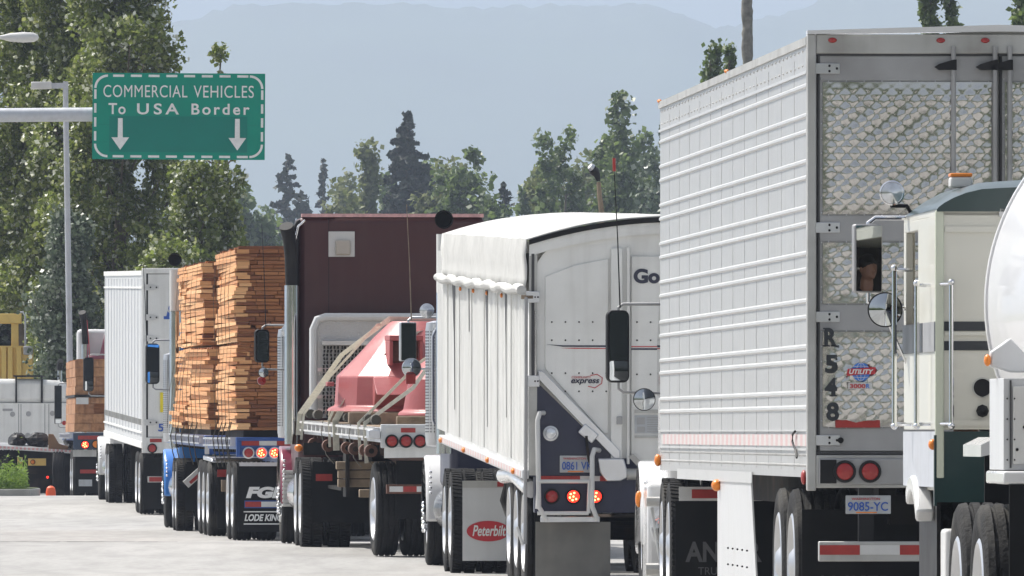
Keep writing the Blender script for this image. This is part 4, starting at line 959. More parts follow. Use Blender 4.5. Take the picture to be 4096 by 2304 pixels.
    lumber_bundle('lumber_stack', t2, -.02, 2.5, 5.0, 9.3, dz+.1, dz+1.25, 'lower stack of boards farthest forward beside the truck mirror', seed=4, jut=.09, lean=.1)
    lumber_bundle('lumber_stack', t2, .08, 2.5, 2.0, 9.4, dz+1.27, dz+2.42, 'forward upper stack of boards below the dark exhaust tip', seed=5, jut=.045)
    MB().box(.1, W-.1, .3, 9.4, dz+.02, dz+.1).build('load_bearer', 'grime', t2)
    for k, (tt, ys_) in enumerate(((t, (.6, 1.0, 2.2, 3.3, 4.6)), (t2, (1.5, 3.0, 5.2, 7.0, 8.6)))):
        for y in ys_: MB().tube([(-.03, y, dz+.2), (-.09, y, dz-.02), (-.06, y-.05, dz-.25), (-.02, y-.1, dz-.4)], .008, 6).build('tie_cable', 'strap_dark', tt)
    # stowed red-white ramp arm and white mark at the tractor end
    Mx = Matrix.Translation((.25, 6.3, .85)) @ Matrix.Rotation(R(-42), 4, 'Y')
    a_ = MB().box(-.3, .3, -.05, .05, -.06, .06, Mx).build('stowed_bar', 'refwhite', t2, bevel=.01); MB().box(-.24, .24, -.056, -.05, -.045, .0, Mx).build('red_stripe', 'red', a_)
    return t, t2
build_lumber3()

def build_van2():
    d = 198.7
    t = thing('box_trailer', 'plain white box trailer with hinged rear doors, left of the lumber', 'trailer', (site(357, d), d, gz(d)), 4.2, .0125, 'trailers queued in the lane')
    W, Ln = 2.6, 16.1
    vb = MB().box(.01, W-.01, .05, Ln, 1.16, 4.07).build('box_body', 'white', t)
    sm = MB()
    for k in range(13): sm.box(.002, .011, .5+k*1.25, .54+k*1.25, 1.3, 3.95)
    sm.build('panel_seam', 'galv', vb)
    MB().box(-.008, .01, .05, Ln, 3.78, 3.81).box(-.008, .01, .05, Ln, 4.0, 4.08).box(-.01, .01, .05, Ln, 1.12, 1.22).box(-.012, .01, .05, Ln, 1.36, 1.39).build('side_rail', 'hopper', t)
    rv = MB()
    for k in range(44): rv.box(-.004, .01, .4+k*.36, .44+k*.36, 1.5, 1.6)
    rv.build('vent_slots', 'alu_dull', vb)
    MB().box(0, .07, -.03, .06, 1.04, 4.12).box(W-.07, W, -.03, .06, 1.04, 4.12).box(.07, W-.07, -.03, .06, 4.03, 4.12).box(.07, W-.07, -.03, .06, 1.04, 1.3).build('rear_frame', 'hopper', t, bevel=.008)
    MB().box(.07, .1, -.01, .04, 1.3, 4.03).build('door_seal', 'black', t)
    for x0, x1 in ((.1, 1.29), (1.31, W-.1)):
        dr = MB().box(x0, x1, -.015, .04, 1.31, 4.02).build('door', 'hopper', t, bevel=.006)
        for z in (1.55, 2.25, 2.95, 3.3, 3.8):
            hx = x0-.06 if x0 < 1 else x1-.16
            h = MB().box(hx, hx+.14, -.035, -.014, z-.05, z+.05).prism([(hx+.14, z-.05), (hx+.24, z-.02), (hx+.24, z+.02), (hx+.14, z+.05)], 'y', -.03, -.014).build('hinge', 'refwhite', dr)
            MB().disc((hx+.1, -.04, z), .014, 'y', .01).disc((hx+.2, -.035, z), .014, 'y', .01).build('bolts', 'black', h)
        for x in ((x1-.35, x1-.08) if x0 < 1 else (x0+.08, x0+.35)): MB().tube([(x, -.04, 1.2), (x, -.04, 4.05)], .018).build('lock_rod', 'alu', dr)
    text('S', 'company_lettering', 'letter_b', t, (.4, -.03, 3.27), .27, .26, offset=.06, shear=.2)
    MB().box(.36, .62, -.02, -.014, 3.27, 3.32).build('letter_foot', 'letter_b', t)
    text('53', 'length_number', 'letter_b', t, (.27, -.03, 1.4), .13, .2, offset=.02)
    MB().box(.3, .38, -.045, -.04, 1.72, 2.05).build('yellow_label', 'yellow_s', t)
    MB().box(.13, .33, -.034, -.03, 1.22, 1.28).build('reflective_tape', 'red', t)
    lamp(t, .17, 1.12, -.04, .06)
    lamp(t, W-.17, 1.12, -.04, .06)
    b = MB().box(.1, W-.1, -.02, .08, .55, .65).build('under_run_bar', 'alu_dull', t); striped(b, .12, W-.12, .565, .64, -.022, 'rw'*5)
    for y in (1.1, 2.4): duals(t, y, 2.5)
    MB().box(.05, .7, .45, .46, .1, .95).box(W-.7, W-.05, .45, .46, .1, .95).build('mud_flap', 'flap', t)
    MB().box(.5, .6, .2, 15, .9, 1.12).box(W-.6, W-.5, .2, 15, .9, 1.12).box(.3, .5, 11.6, 11.7, .4, 1.12).build('chassis', 'grime', t)
    return t
build_van2()

def build_block1():
    d = 250; dz = 1.4
    t = thing('lumber_trailer', 'slate blue flatbed at the far left stacked with square timber blocks', 'trailer', (site(184, d), d, gz(d)), 3.6, 0, 'trailers queued in the lane')
    W = 2.6; flatbed(t, W, 9, dz, 'blue')
    MB().box(0, W, -.05, .03, 1.05, dz).build('tail_panel', 'dkblue', t, bevel=.01)
    striped(t, .1, 1.0, 1.26, 1.34, -.052, 'rw')
    lamp(t, .25, 1.15, -.06, .07, lit=True); lamp(t, .48, 1.16, -.06, .07, 'amber', name='turn_signal'); lamp(t, W-.25, 1.15, -.06, .07, lit=True)
    MB().box(0, W, -.02, .05, .9, 1.04).build('under_plate', 'alu_dull', t)
    MB().box(.05, 1.2, .1, .115, .15, .9).box(1.4, W-.05, .1, .115, .15, .9).build('mud_flap', 'flap', t)
    MB().box(.15, .8, .08, .1, .55, .63).build('reflective_tape', 'red', t); MB().box(.12, .4, .075, .09, .28, .42).build('number_plate', 'plate', t)
    for y in (.8, 2.1): duals(t, y, 2.5)
    g = 'stacks of timber blocks on the far flatbed'
    lumber_bundle('block_stack', t, .05, 2.5, .0, 7.5, dz+.02, dz+.74, 'lower stack of square timber blocks on the far slate blue flatbed', .18, .2, .5, .02, 11, mats=('blockwood', 'blockwood'), group=g, wires=0)
    lumber_bundle('block_stack', t, .05, 2.5, .1, 7.5, dz+.8, dz+1.52, 'upper stack of square timber blocks below the white truck roof', .18, .2, .5, .02, 12, mats=('blockwood', 'blockwood'), group=g, wires=0)
    MB().box(.03, 2.5, -.03, 7.5, dz+.745, dz+.795).build('load_bearer', 'black', t)
    put(tag(MB().box(.06, .32, -.08, -.065, dz+.6, dz+.74).build('load_tag', 'refwhite'), 'white paper tag hanging on the lower stack of timber blocks', 'tag'), t)
build_block1()

# ------------------------------------------------------------------ tractors of the queue
t6 = tractor('white truck just ahead of the refrigerated trailer, black framed mirror', 1684, 94.2, 1.6, 'white_clean', (1.83, 2.43), 'black', 'round', True, (-.02, 1.69, .092), stack=None, cleaner=False, mx=(-.33, -.135), roof=2.6, z=-.02, nuts=False)
oval(t6, -.03, 5.5, .86, 'amber', .03, .04, .07)
fl = MB().box(.02, .95, -.62, -.605, .1, .88).build('mud_flap', 'flap', t6)
text('ANKER', 'flap_lettering', 'letter_g', fl, (.1, -.625, .4), .16, .6, offset=.03); text('TRUCKING', 'flap_lettering', 'letter_g', fl, (.2, -.625, .3), .06, .4); text('INCORPORATED', 'flap_lettering', 'letter_g', fl, (.14, -.625, .2), .05, .5)
MB().box(.05, 1.0, -.62, -.6, .88, .99).build('flap_bar', 'refwhite', t6); MB().box(.15, .6, -.625, -.62, .9, .97).build('red_stripe', 'red', t6)
MB().prism([(4.5, .15), (4.5, 1.0), (5.3, 1.0), (5.5, .15)], 'x', .0, .5).build('side_fairing', 'white_clean', t6, bevel=.04)
MB().tube([(-.04, 3.6, .85), (.3, 3.6, .85)], .04).tube([(-.06, 3.2, .3), (.3, 3.2, .3)], .05).tube([(.0, 3.5, .8), (.06, 3.4, .4), (.1, 3.3, .3)], .014).build('step_bracket', 'alu_dull', t6)
t5 = tractor('white truck ahead of the hopper trailer, square mirror over a round one', 1135, 121, 2.9, 'white_clean', (2.17, 2.58), 'alu', 'square', False, (-.21, 2.1, .1), stack=(0, 3.62), stackstyle='mouth', roof=2.75, spot=(-.05, 2.7), sleeper=2.95, cabcol='navy', handle=True, z=-.02)
MB().box(-.27, -.17, 4.5, 4.62, 1.93, 2.03).build('red_flag', 'lens_lit', t5).active_material = M['red']
fl = MB().box(.1, .95, -.35, -.335, .12, .86).build('mud_flap', 'white', t5)
ov = MB().lathe([(.001, -.004), (.2, -.004), (.2, 0)], (0, 0, 0), 'y', 32).build('flap_badge', 'sticker_red', fl); ov.location = (.36, -.352, .42); ov.scale = (1.1, 1, .52)
text('Peterbilt', 'flap_lettering', 'letter_w', fl, (.2, -.36, .37), .11, .34, offset=.02, shear=.25)
MB().box(.1, .95, -.36, -.34, .86, .93).build('flap_bar', 'alu_dull', t5)
MB().box(.45, .75, -.365, -.36, .87, .92).build('reflective_tape', 'red', t5)
t4 = tractor('maroon sleeper truck hauling the red castings, tall chrome air cleaner', 757, 138.0, 3.4, 'maroon_gloss', (2.18, 2.58), 'black', 'round', False, (-.23, 2.06, .06), (-.25, 1.96), stack=(-.02, 3.83), roof=3.0, sleeper=3.9, cabcol='maroon', spot=(.06, 2.56), wall=3.2, z=.06)
tractor_wall = 3.2
pv = MB().box(.46, .77, 3.185, 3.2, 3.42, 3.72).build('vent_panel', 'refwhite', t4, bevel=.004); MB().box(.54, .72, 3.13, 3.186, 3.44, 3.62).build('vent_box', 'beige', pv, bevel=.02)
MB().box(.46, .466, 3.196, 3.2, 2.6, 3.9).build('wall_seam', 'black', t4)
MB().prism([(.03, 1.2), (.03, 3.75), (.09, 3.86), (.13, 3.86), (.1, 3.7), (.1, 1.2)], 'y', 3.15, 3.5).build('side_fairing', 'black', t4, bevel=.02)
MB().tube([(.06, 3.12, 1.3), (.06, 3.12, 3.6), (.1, 3.12, 3.78), (.18, 3.12, 3.85)], .014).build('edge_trim', 'chrome', t4)
MB().box(.14, 2.3, 3.18, 3.3, 3.89, 3.93).build('roof_edge', 'fadedred', t4)
MB().box(.02, .9, -.22, -.18, 1.08, 1.22).build('flap_bar', 'black', t4)
oval(t4, -.03, -.1, 1.16, 'amber', .05, .05, .045)
MB().box(.12, .95, -.3, -.285, .3, 1.0).build('mud_flap', 'flap', t4); MB().box(.16, .35, -.31, -.3, .78, .86).build('reflective_tape', 'red', t4)
st = MB()
for k in range(9): st.box(-.0, .14, 5.3, 5.5, .45+k*.05, .485+k*.05)
st.box(.01, .13, 5.32, 5.48, .45, .88).build('step_box', 'refwhite', t4, bevel=.006)
MB().prism([(.0, .34), (.45, .44), (.45, .3), (.2, .18), (.0, .26)], 'y', 6.0, 6.3).build('bumper_end', 'alu_dull', t4, bevel=.01)
t3 = tractor('bright blue truck ahead of the lumber load, chrome bumper and black stack tip', 443, 172, 3.3, 'skyblue', (2.14, 2.74), 'black', 'round', True, None, stack=(.02, 3.95), stackstyle='mouth', roof=2.75, sleeper=2.8, cabcol='skyblue', mx=(-.31, -.1))
MB().box(.12, .95, -.32, -.305, .3, 1.0).build('mud_flap', 'flap', t3)
MB().prism([(.35, .62), (.48, .62), (.72, .28), (.62, .28)], 'y', -.33, -.32).build('flap_mark', 'refwhite', t3)
t2 = tractor('white fendered truck ahead of the plain box trailer, small dark mirror', 273, 213, 3.7, 'white_clean', (2.0, 2.62), 'black', 'round', True, None, stack=None, cleaner=False, roof=2.7, mx=(-.31, -.12))
t1 = tractor('white and red truck at the far left with tall black tipped stack', 182, 259.5, 2.2, 'white_clean', (1.6, 2.45), 'black', 'square', False, None, (-.17, 1.62), stack=(.25, 4.1), roof=3.3, sleeper=3.68, mx=(-.38, -.22), cleaner=True, wall=3.0)
MB().prism([(.35, 2.95), (.8, 2.95), (.8, 3.6), (.72, 3.6), (.6, 3.1), (.4, 3.1)], 'y', 2.6, 2.9).build('roof_scoop', 'maroon_gloss', t1, bevel=.03)

# ------------------------------------------------------------------ cream and green cab-over tanker truck, nearest
def build_tanker():
    d = 64
    t = thing('tanker_truck', 'cream and dark green tanker truck with round white tank, nearest at right', 'truck', (site(2358, d), d, 0), 2.6, 0)
    W = 2.35; D_ = 2.3
    # cab shell (open left window)
    cab = MB()
    cab.box(0, W, 0, .04, 1.41, 2.58)            # rear wall
    cab.box(W-.04, W, .04, D_, 1.41, 2.58)
    cab.box(.0, W, D_-.04, D_, 1.41, 1.9).box(0, .06, D_-.04, D_, 1.9, 2.58).box(W-.06, W, D_-.04, D_, 1.9, 2.58)
    cab.box(0, W, 0, D_, 2.555, 2.6).box(.04, W, .04, D_-.04, 1.08, 1.12)
    cab.box(0, .04, .04, 1.3, 1.41, 2.56)        # left side behind window
    cab.box(0, .04, 1.3, D_-.04, 1.41, 1.86).box(0, .04, 1.3, D_-.04, 2.5, 2.56).box(0, .04, D_-.14, D_-.04, 1.86, 2.5)
    cb = cab.build('cab', 'cream', t, bevel=.006)
    MB().box(-.012, .035, -.012, .03, 1.15, 2.585).build('corner_post', mat('pale_green_trim', (.55, .58, .47), .35, var=.03), cb, bevel=.006)
    MB().box(.04, W, -.012, .0, 2.47, 2.5).box(.04, W, -.01, 0, 1.43, 1.46).box(.04, W, -.012, 0, 1.915, 1.935+.0).build('trim_bead', 'cream', cb)
    MB().box(.036, W, -.006, .0, 1.94, 1.99).box(.036, W, -.006, 0, 1.835, 1.885).build('stripe', 'letter', cb)
    MB().box(-.008, .0, .1, .9, 1.83, 1.99).build('stripe', 'steel_grey', cb); MB().box(-.008, .0, .95, D_, 1.83, 1.99).build('stripe', 'letter', cb)
    MB().box(-.014, -.0, -.006, .06, 1.83, 1.99).build('stripe', 'letter', cb)
    MB().box(-.004, W, .0, .05, 1.02, 1.4).build('lower_rear_panel', 'dkgreen', cb); MB().box(-.004, .03, .05, D_, 1.1, 1.4).build('lower_side_panel', 'galv', cb)
    MB().box(-.018, -.004, -.012, .03, 1.0, 1.38).build('lower_corner', 'dkgreen', cb)
    oval(cb, -.02, .06, 1.33, 'amber', .025, .03, .03)
    # roof: rounded fairing
    rf = MB(); n_ = 12; m_ = 12; vs = []
    for j in range(m_+1):
        y = -.02+(D_+.0)*j/m_; 
        hy = 1-max(0, (.12-(y+.02))/.12)**2*.25 if y < .1 else 1-max(0, (y-1.7)/.6)**2*.5
        for i in range(25):
            u = .5-.5*math.cos(math.pi*i/24); x = -.005+(W+.01)*u; e = min(u, 1-u)*W
            hx = math.sin(min(1, e/.28)*math.pi/2)**.7
            vs.append((x, y, 2.59+.165*hx*hy*(.82+.18*min(1, e/.5))))
    rf.add(vs, [(j*25+i, j*25+i+1, (j+1)*25+i+1, (j+1)*25+i) for j in range(m_) for i in range(24)])
    base = [(j*25, (j+1)*25) for j in range(m_)]
    k0 = len(rf.v)
    rf.v += [(-.005+(W+.01)*(.5-.5*math.cos(math.pi*i/24)), -.02, 2.58) for i in range(25)]; rf.f += [(i, i+1, k0+i+1, k0+i) for i in range(24)]
    rf.build('roof', 'dkgreen', cb, smooth=50)
    mk = MB().box(.12, .24, .6, .75, 2.72, 2.78).build('roof_marker_base', 'refwhite', cb, bevel=.012); MB().box(.12, .24, .6, .75, 2.78, 2.8).build('marker_lens', 'amber', mk, bevel=.006)
    dh = MB()
    for x in (.33, .46): dh.box(x, x+.05, -.02, -.01, 2.55, 2.6)
    dh.sphere((.42, -.02, 2.53), .012).build('roof_clips', 'refwhite', cb)
    # interior
    MB().box(.3, .8, .25, .4, 1.3, 2.2).box(.3, .8, .3, .9, 1.3, 1.5).build('driver_seat', 'seat', t, bevel=.04)
    MB().box(.05, W-.05, .06, .1, 1.42, 2.55).build('cab_lining', 'seat', t)
    # handrails
    hr = MB()
    for x, y, z0, z1 in ((-.1, 1.7, 1.43, 2.3), (-.075, .45, 1.43, 2.2), (.07, -.07, 1.43, 2.2)):
        hr.tube([(x, y, z0), (x, y, z1)], .014, 10); hr.sphere((x, y, z0), .02); hr.sphere((x, y, z1), .02)
        if x < 0: hr.tube([(x, y, z0+.01), (.0, y, z0+.01)], .01).tube([(x, y, z1-.01), (.0, y, z1-.01)], .01)
        else: hr.tube([(x, y, z0+.01), (x-.06, .0, z0+.01)], .01).tube([(x, y, z1-.01), (x-.06, .0, z1-.01)], .01)
    hr.build('grab_rail', 'chrome', cb)
    # vents on rear wall
    v1 = MB().lathe([(.055, 0), (.055, -.02), (.048, -.03), (.044, -.01)], (.24, 0, 1.635), 'y', 24).build('air_inlet', 'chrome', cb); MB().disc((.24, -.012, 1.635), .045, 'y', .008).build('mesh', 'black', v1)
    MB().lathe([(.03, 0), (.035, -.03), (.02, -.05), (.001, -.055)], (.24, 0, 1.51), 'y', 8).build('filler_cap', 'black', cb)
    # front wheel arch and steer wheel
    a0 = [(1.5+.64*math.cos(R(a)), .5+.66*math.sin(R(a))) for a in range(60, 136, 5)]; a1 = [(1.5+.56*math.cos(R(a)), .5+.57*math.sin(R(a))) for a in range(135, 59, -5)]
    MB().prism(a0+a1, 'x', -.03, .07).build('fender', 'white_clean', t, bevel=.015)
    MB().prism([(.9, .0), (.9, 1.0), (1.1, 1.1), (1.9, 1.1), (2.1, 1.0), (2.1, .0)], 'x', .07, .09).build('arch_liner', 'black', t)
    wheel(t, .25, 1.5, kind='steer'); wheel(t, W-.15, 1.5, kind='steer', side=1)
    MB().box(.0, .09, -.5, -.2, .25, .88).build('battery_box', 'refwhite', t, bevel=.02)
    # mirrors and lamp
    mirror_unit(t, -.29, -.125, 2.15, 2.17, 2.55, 'steel_grey', 'square', False, None, arm_z=2.585, reach=.3, tilt=14.8, bow=3.0)
    cv = MB().lathe([(.03, .04), (.09, .02), (.098, 0), (.092, -.008)], (0, 0, 0), 'y', 30).build('convex_mirror', 'black', t); cv.location = (-.12, 2.1, 2.075)
    MB().lathe([(.092, -.006), (.065, -.02), (.03, -.03), (.0005, -.033)], (0, 0, 0), 'y', 30).build('convex_glass', 'mirror', cv)
    MB().tube([(-.1, 2.13, 2.0), (-.03, 2.15, 1.85), (.02, 2.2, 1.75)], .008).build('mirror_stay', 'chrome', t)
    sp = MB().lathe([(.02, .1), (.05, .08), (.066, .02), (.07, 0), (.062, -.006)], (0, 0, 0), 'y', 28).build('work_light', 'chrome', t); sp.location = (-.09, 2.0, 2.72)
    MB().lathe([(.058, .0), (.03, .03), (.02, .04), (.001, .04)], (0, 0, 0), 'y', 24).build('reflector_bowl', 'chrome', sp); MB().lathe([(.06, -.003), (.03, -.014), (.001, -.018)], (0, 0, 0), 'y', 24).build('lens', 'lens_clear', sp)
    MB().tube([(-.09, 2.05, 2.65), (.0, 2.1, 2.65), (.03, 2.1, 2.6)], .012).build('light_bracket', 'black', t)
    # chassis, tank
    MB().box(.7, .8, -11, 2, .75, 1.0).box(1.55, 1.65, -11, 2, .75, 1.0).build('chassis', 'black', t)
    Rk = 1.15; cx = 1.30; cz = 2.07
    tk = MB().lathe([(.001, -10.15), (.5, -10.1), (.9, -9.95), (1.08, -9.8), (Rk-.01, -9.6), (Rk, -9.5), (Rk+.012, -9.5), (Rk+.012, -9.42), (Rk, -9.42), (Rk, -1.4), (Rk+.012, -1.4), (Rk+.012, -1.32), (Rk, -1.32), (1.05, -1.0), (.6, -.8), (.001, -.7)], (cx, 0, cz), 'y', 96)
    tk.build('tank', mat('tank_white', (.7, .7, .71), .3, var=.02, coat=.3), t, smooth=40)
    for y in (-8.5, -5.5, -2.5): MB().box(.35, 2.25, y, y+.2, 1.0, 1.2).build('tank_saddle', 'black', t)
    # side cabinet and brackets
    c_ = MB().box(-.13, .6, -5.6, -4.8, 1.21, 1.66).build('valve_cabinet', 'white', t, bevel=.01)
    MB().prism([(-.085, 1.24), (.5, 1.24), (.5, 1.5), (.12, 1.62), (-.085, 1.62)], 'y', -5.612, -5.6).build('cabinet_door', 'hopper', c_, bevel=.003)
    MB().box(-.1, -.092, -5.614, -5.6, 1.22, 1.65).build('door_gap', 'gap', c_)
    rv = MB()
    for z in (1.26, 1.36, 1.46, 1.56): rv.sphere((-.112, -5.605, z), .005, 6, 4).sphere((-.077, -5.617, z), .005, 6, 4)
    rv.box(-.01, .05, -5.63, -5.61, 1.4, 1.44).sphere((-.03, -5.62, 1.42), .008, 8, 5).sphere((-.065, -5.62, 1.31), .008, 8, 5).build('cabinet_fittings', 'black', c_)
    MB().box(-.14, 1.4, -5.7, -4.7, 1.14, 1.205).build('side_beam', 'white_clean', t, bevel=.012)
    MB().prism([(-.16, 1.79), (-.16, 1.72), (-.06, 1.69), (.1, 1.69), (-.06, 1.86)], 'y', -5.2, -5.1).build('tank_bracket', 'white', t, bevel=.01); oval(t, -.175, -5.2, 1.75, 'amber', .018, .03, .03)
    MB().add([(-.02, -3.0, 1.27), (.07, -3.0, 1.29), (.2, -3.0, 1.27), (-.02, -3.0, 1.33), (.06, -3.0, 1.37), (.2, -3.0, 1.37), (-.02, -1.9, 1.27), (.07, -1.9, 1.29), (.2, -1.9, 1.27), (-.02, -1.9, 1.33), (.06, -1.9, 1.37), (.2, -1.9, 1.37)],
             [(0, 1, 4, 3), (1, 2, 5, 4), (6, 9, 10, 7), (7, 10, 11, 8), (3, 4, 10, 9), (4, 5, 11, 10), (0, 6, 7, 1), (1, 7, 8, 2), (0, 3, 9, 6), (2, 8, 11, 5)]).build('wheel_fender', 'white_clean', t, smooth=0)
    MB().box(.0, .3, -2.98, -2.96, 1.0, 1.28).build('inner_flap', 'flap', t)
    MB().box(.0, .6, -2.9, -2.88, .2, 1.0).build('inner_flap', 'black', t)
    for y in (-3.6, -4.9):
        wheel(t, -.07, y, kind='rib'); wheel(t, .24, y, kind='rib'); wheel(t, W-.3, y, kind='rib', side=1); wheel(t, W, y, kind='rib', side=1)
    MB().box(-.11, .6, -5.7, -5.68, .1, 1.14).build('mud_flap', 'flap', t)
    return t
T7 = build_tanker()

# driver seen in the nearest truck's mirror
def build_driver():
    m = MB(); B = (.42, 1.15, 1.5)
    o = tag(bpy.data.objects.new('person', None), 'driver in dark shirt seated in the cream and green cab', 'person'); COL.objects.link(o)
    o.matrix_world = t_matrix(T7) @ Matrix.Translation(B)
    b = MB()
    b.sphere((0, 0, .12), 1, 16, 12, (.2, .14, .22)).sphere((0, .0, .38), 1, 16, 12, (.22, .13, .2)).sphere((0, .02, .62), 1, 14, 10, (.07, .07, .12))
    b.sphere((0, .05, .78), 1, 20, 16, (.078, .098, .12)).sphere((0, .145, .765), 1, 8, 8, (.015, .03, .025)).sphere((-.08, .03, .77), 1, 8, 8, (.012, .02, .032)).sphere((.08, .03, .77), 1, 8, 8, (.012, .02, .032)).sphere((0, .125, .71), 1, 8, 8, (.03, .02, .03))
    for s in (-1, 1):
        b.tube([(s*.2, 0, .48), (s*.26, .12, .25), (s*.2, .38, .22), (s*.17, .45, .24)], [.065, .05, .04, .035], 10)
        b.tube([(s*.1, .05, .05), (s*.13, .45, .05), (s*.13, .5, -.35)], [.1, .08, .06], 10)
        for f_ in range(4): b.tube([(s*.17+(f_-1.5)*.018, .46, .25), (s*.17+(f_-1.5)*.018, .52, .26), (s*.17+(f_-1.5)*.018, .54, .235)], .009, 6)
        b.tube([(s*.15, .45, .25), (s*.12, .48, .26)], .011, 6)
    ob = b.build('body', 'skin', o); r_ = ob.modifiers.new('r', 'REMESH'); r_.mode = 'VOXEL'; r_.voxel_size = .011; r_.use_smooth_shade = True
    c = MB().sphere((0, 0, .12), 1, 16, 12, (.215, .155, .24)).sphere((0, 0, .38), 1, 16, 12, (.238, .148, .215))
    for s in (-1, 1): c.tube([(s*.2, 0, .48), (s*.26, .12, .25), (s*.22, .28, .22)], [.082, .066, .056], 10)
    oc = c.build('shirt', 'shirt', o); r_ = oc.modifiers.new('r', 'REMESH'); r_.mode = 'VOXEL'; r_.voxel_size = .014; r_.use_smooth_shade = True
    MB().sphere((0, .03, .825), 1, 18, 12, (.09, .11, .1)).box(-.06, .06, .1, .2, .83, .842).build('cap', 'hair', o)
build_driver()

# ------------------------------------------------------------------ sign, lamps, gantry
def rounded(hw, hh, c, n=6):
    pts = []
    for (sx, sz, a0) in ((1, 1, 0), (-1, 1, 90), (-1, -1, 180), (1, -1, 270)):
        for k in range(n+1):
            a = R(a0+90*k/n); pts.append((sx*(hw-c)+c*math.cos(a), sz*(hh-c)+c*math.sin(a)))
    return pts
def build_sign():
    d = 230; k = F/d
    x0, x1 = site(232, d), site(666, d); z1, z0 = EYE+(1090-183)/k, EYE+(1090-400)/k; W, H = x1-x0, z1-z0
    t = thing('overhead_sign', 'green overhead sign for commercial vehicles to the border on a grey arm', 'sign', (x0, d, z0), 0)
    t.rotation_euler = (0, R(.35), 0)
    bd = MB().box(0, W, -.03, .02, 0, H).build('sign_board', 'signgreen', t)
    MB().box(.33, W-.34, -.036, -.03, .14, .83).build('cover_plate', 'signgreen2', bd)
    b = MB(); mg, c, tw = .055, .24, .045
    def dash(p, q): 
        if p[1] == q[1]: b.box(p[0], q[0], -.036, -.03, p[1]-tw/2, p[1]+tw/2)
        else: b.box(p[0]-tw/2, p[0]+tw/2, -.036, -.03, p[1], q[1])
    n_ = 8; L_ = (W-2*mg-2*c)
    for i in range(n_):
        a = mg+c+.1+L_*i/n_*1.0
        for z in (mg, H-mg): dash((a, z), (a+L_/n_*.62, z))
    n2 = 4; L2 = H-2*mg-2*c
    for i in range(n2):
        a = mg+c+.06+L2*i/n2
        for x in (mg, W-mg): dash((x, a), (x, a+L2/n2*.68))
    for (cx, cz, a0) in ((W-mg-c, H-mg-c, 0), (mg+c, H-mg-c, 90), (mg+c, mg+c, 180), (W-mg-c, mg+c, 270)):
        o_ = [(cx+(c+tw/2)*math.cos(R(a0+a)), cz+(c+tw/2)*math.sin(R(a0+a))) for a in range(0, 91, 10)]
        i_ = [(cx+(c-tw/2)*math.cos(R(a0+a)), cz+(c-tw/2)*math.sin(R(a0+a))) for a in range(90, -1, -10)]
        b.prism(o_+i_, 'y', -.036, -.03)
    b.build('dashed_border', 'letter_w', bd)
    text('COMMERCIAL', 'sign_lettering', 'letter_w', bd, (.21, -.036, 1.195), .235, 1.62, offset=0, space=1.08)
    text('VEHICLES', 'sign_lettering', 'letter_w', bd, (1.95, -.036, 1.195), .235, 1.16, offset=0, space=1.08)
    text('To', 'sign_lettering', 'letter_w', bd, (.31, -.036, .865), .215, .33, offset=.018, space=1.15)
    text('USA', 'sign_lettering', 'letter_w', bd, (.86, -.036, .865), .215, .81, offset=.018, space=1.4)
    text('Border', 'sign_lettering', 'letter_w', bd, (1.91, -.036, .865), .215, 1.12, offset=.018, space=1.3)
    ar = MB()
    for x in (.54, W-.53):
        ar.prism([(x-.045, .79), (x+.045, .79), (x+.048, .42), (x+.17, .42), (x, .18), (x-.17, .42), (x-.048, .42)], 'y', -.045, -.036)
    ar.build('lane_arrow', 'letter_w', bd, smooth=0)
    MB().box(.02, .33, -.031, -.029, .665, .672).box(W-.33, W, -.031, -.029, .665, .672).box(.02, .33, -.031, -.029, .33, .335).build('panel_joint', 'signgreen2', bd)
    za = EYE+(1090-290)/k-z0
    MB().tube([(-4.2, .15, za-.04), (.05, .15, za+.02)], .135, 20).build('sign_arm', 'galv', t)
    MB().box(.3, .5, .02, .12, .1, H-.1).box(W-.5, W-.3, .02, .12, .1, H-.1).box(.0, W-.3, .06, .14, za-.05, za+.05).build('sign_bracket', 'galv', t)
    MB().tube([(-4.2, .15, -z0), (-4.2, .15, za+.4)], .2, 20).build('sign_post', 'galv', t)
build_sign()
d = 262; x = site(181, d)
lp = thing('street_lamp', 'tall grey lamp post with square head beside the green sign', 'street lamp', (x, d, 0), 0)
lp.rotation_euler = (0, R(-.9), 0)
MB().tube([(0, 0, -.3), (0, 0, 9.0)], [.075, .06], 14).build('lamp_post', 'galv', lp)
MB().box(-.05, .06, -.06, .06, 8.95, 9.12).box(-.3, -.03, -.05, .05, 8.97, 9.09).build('lamp_arm', 'galv', lp)
MB().box(-.75, -.3, -.13, .13, 8.96, 9.12).build('lamp_head', 'refwhite', lp, bevel=.02)
d = 225; x = site(98, d); zc = EYE+(1090-94)*d/F
lp2 = thing('street_lamp', 'white rounded lamp head reaching in at the top left edge', 'street lamp', (x, d, 0), 0)
hd = MB(); pr = []
hd.lathe([(.001, 0), (.05, -.02), (.09, -.1), (.1, -.3), (.08, -.55), (.045, -.68), (.035, -.75)], (0, 0, zc), 'x', 18).build('lamp_head', 'refwhite', lp2)
MB().tube([(-.7, 0, zc), (-1.6, 0, zc-.03), (-2.6, 0, zc-.4), (-3.0, 0, zc-1.2), (-3.0, 0, -.2)], [.03, .035, .045, .06, .09], 12).build('lamp_post', 'galv', lp2)
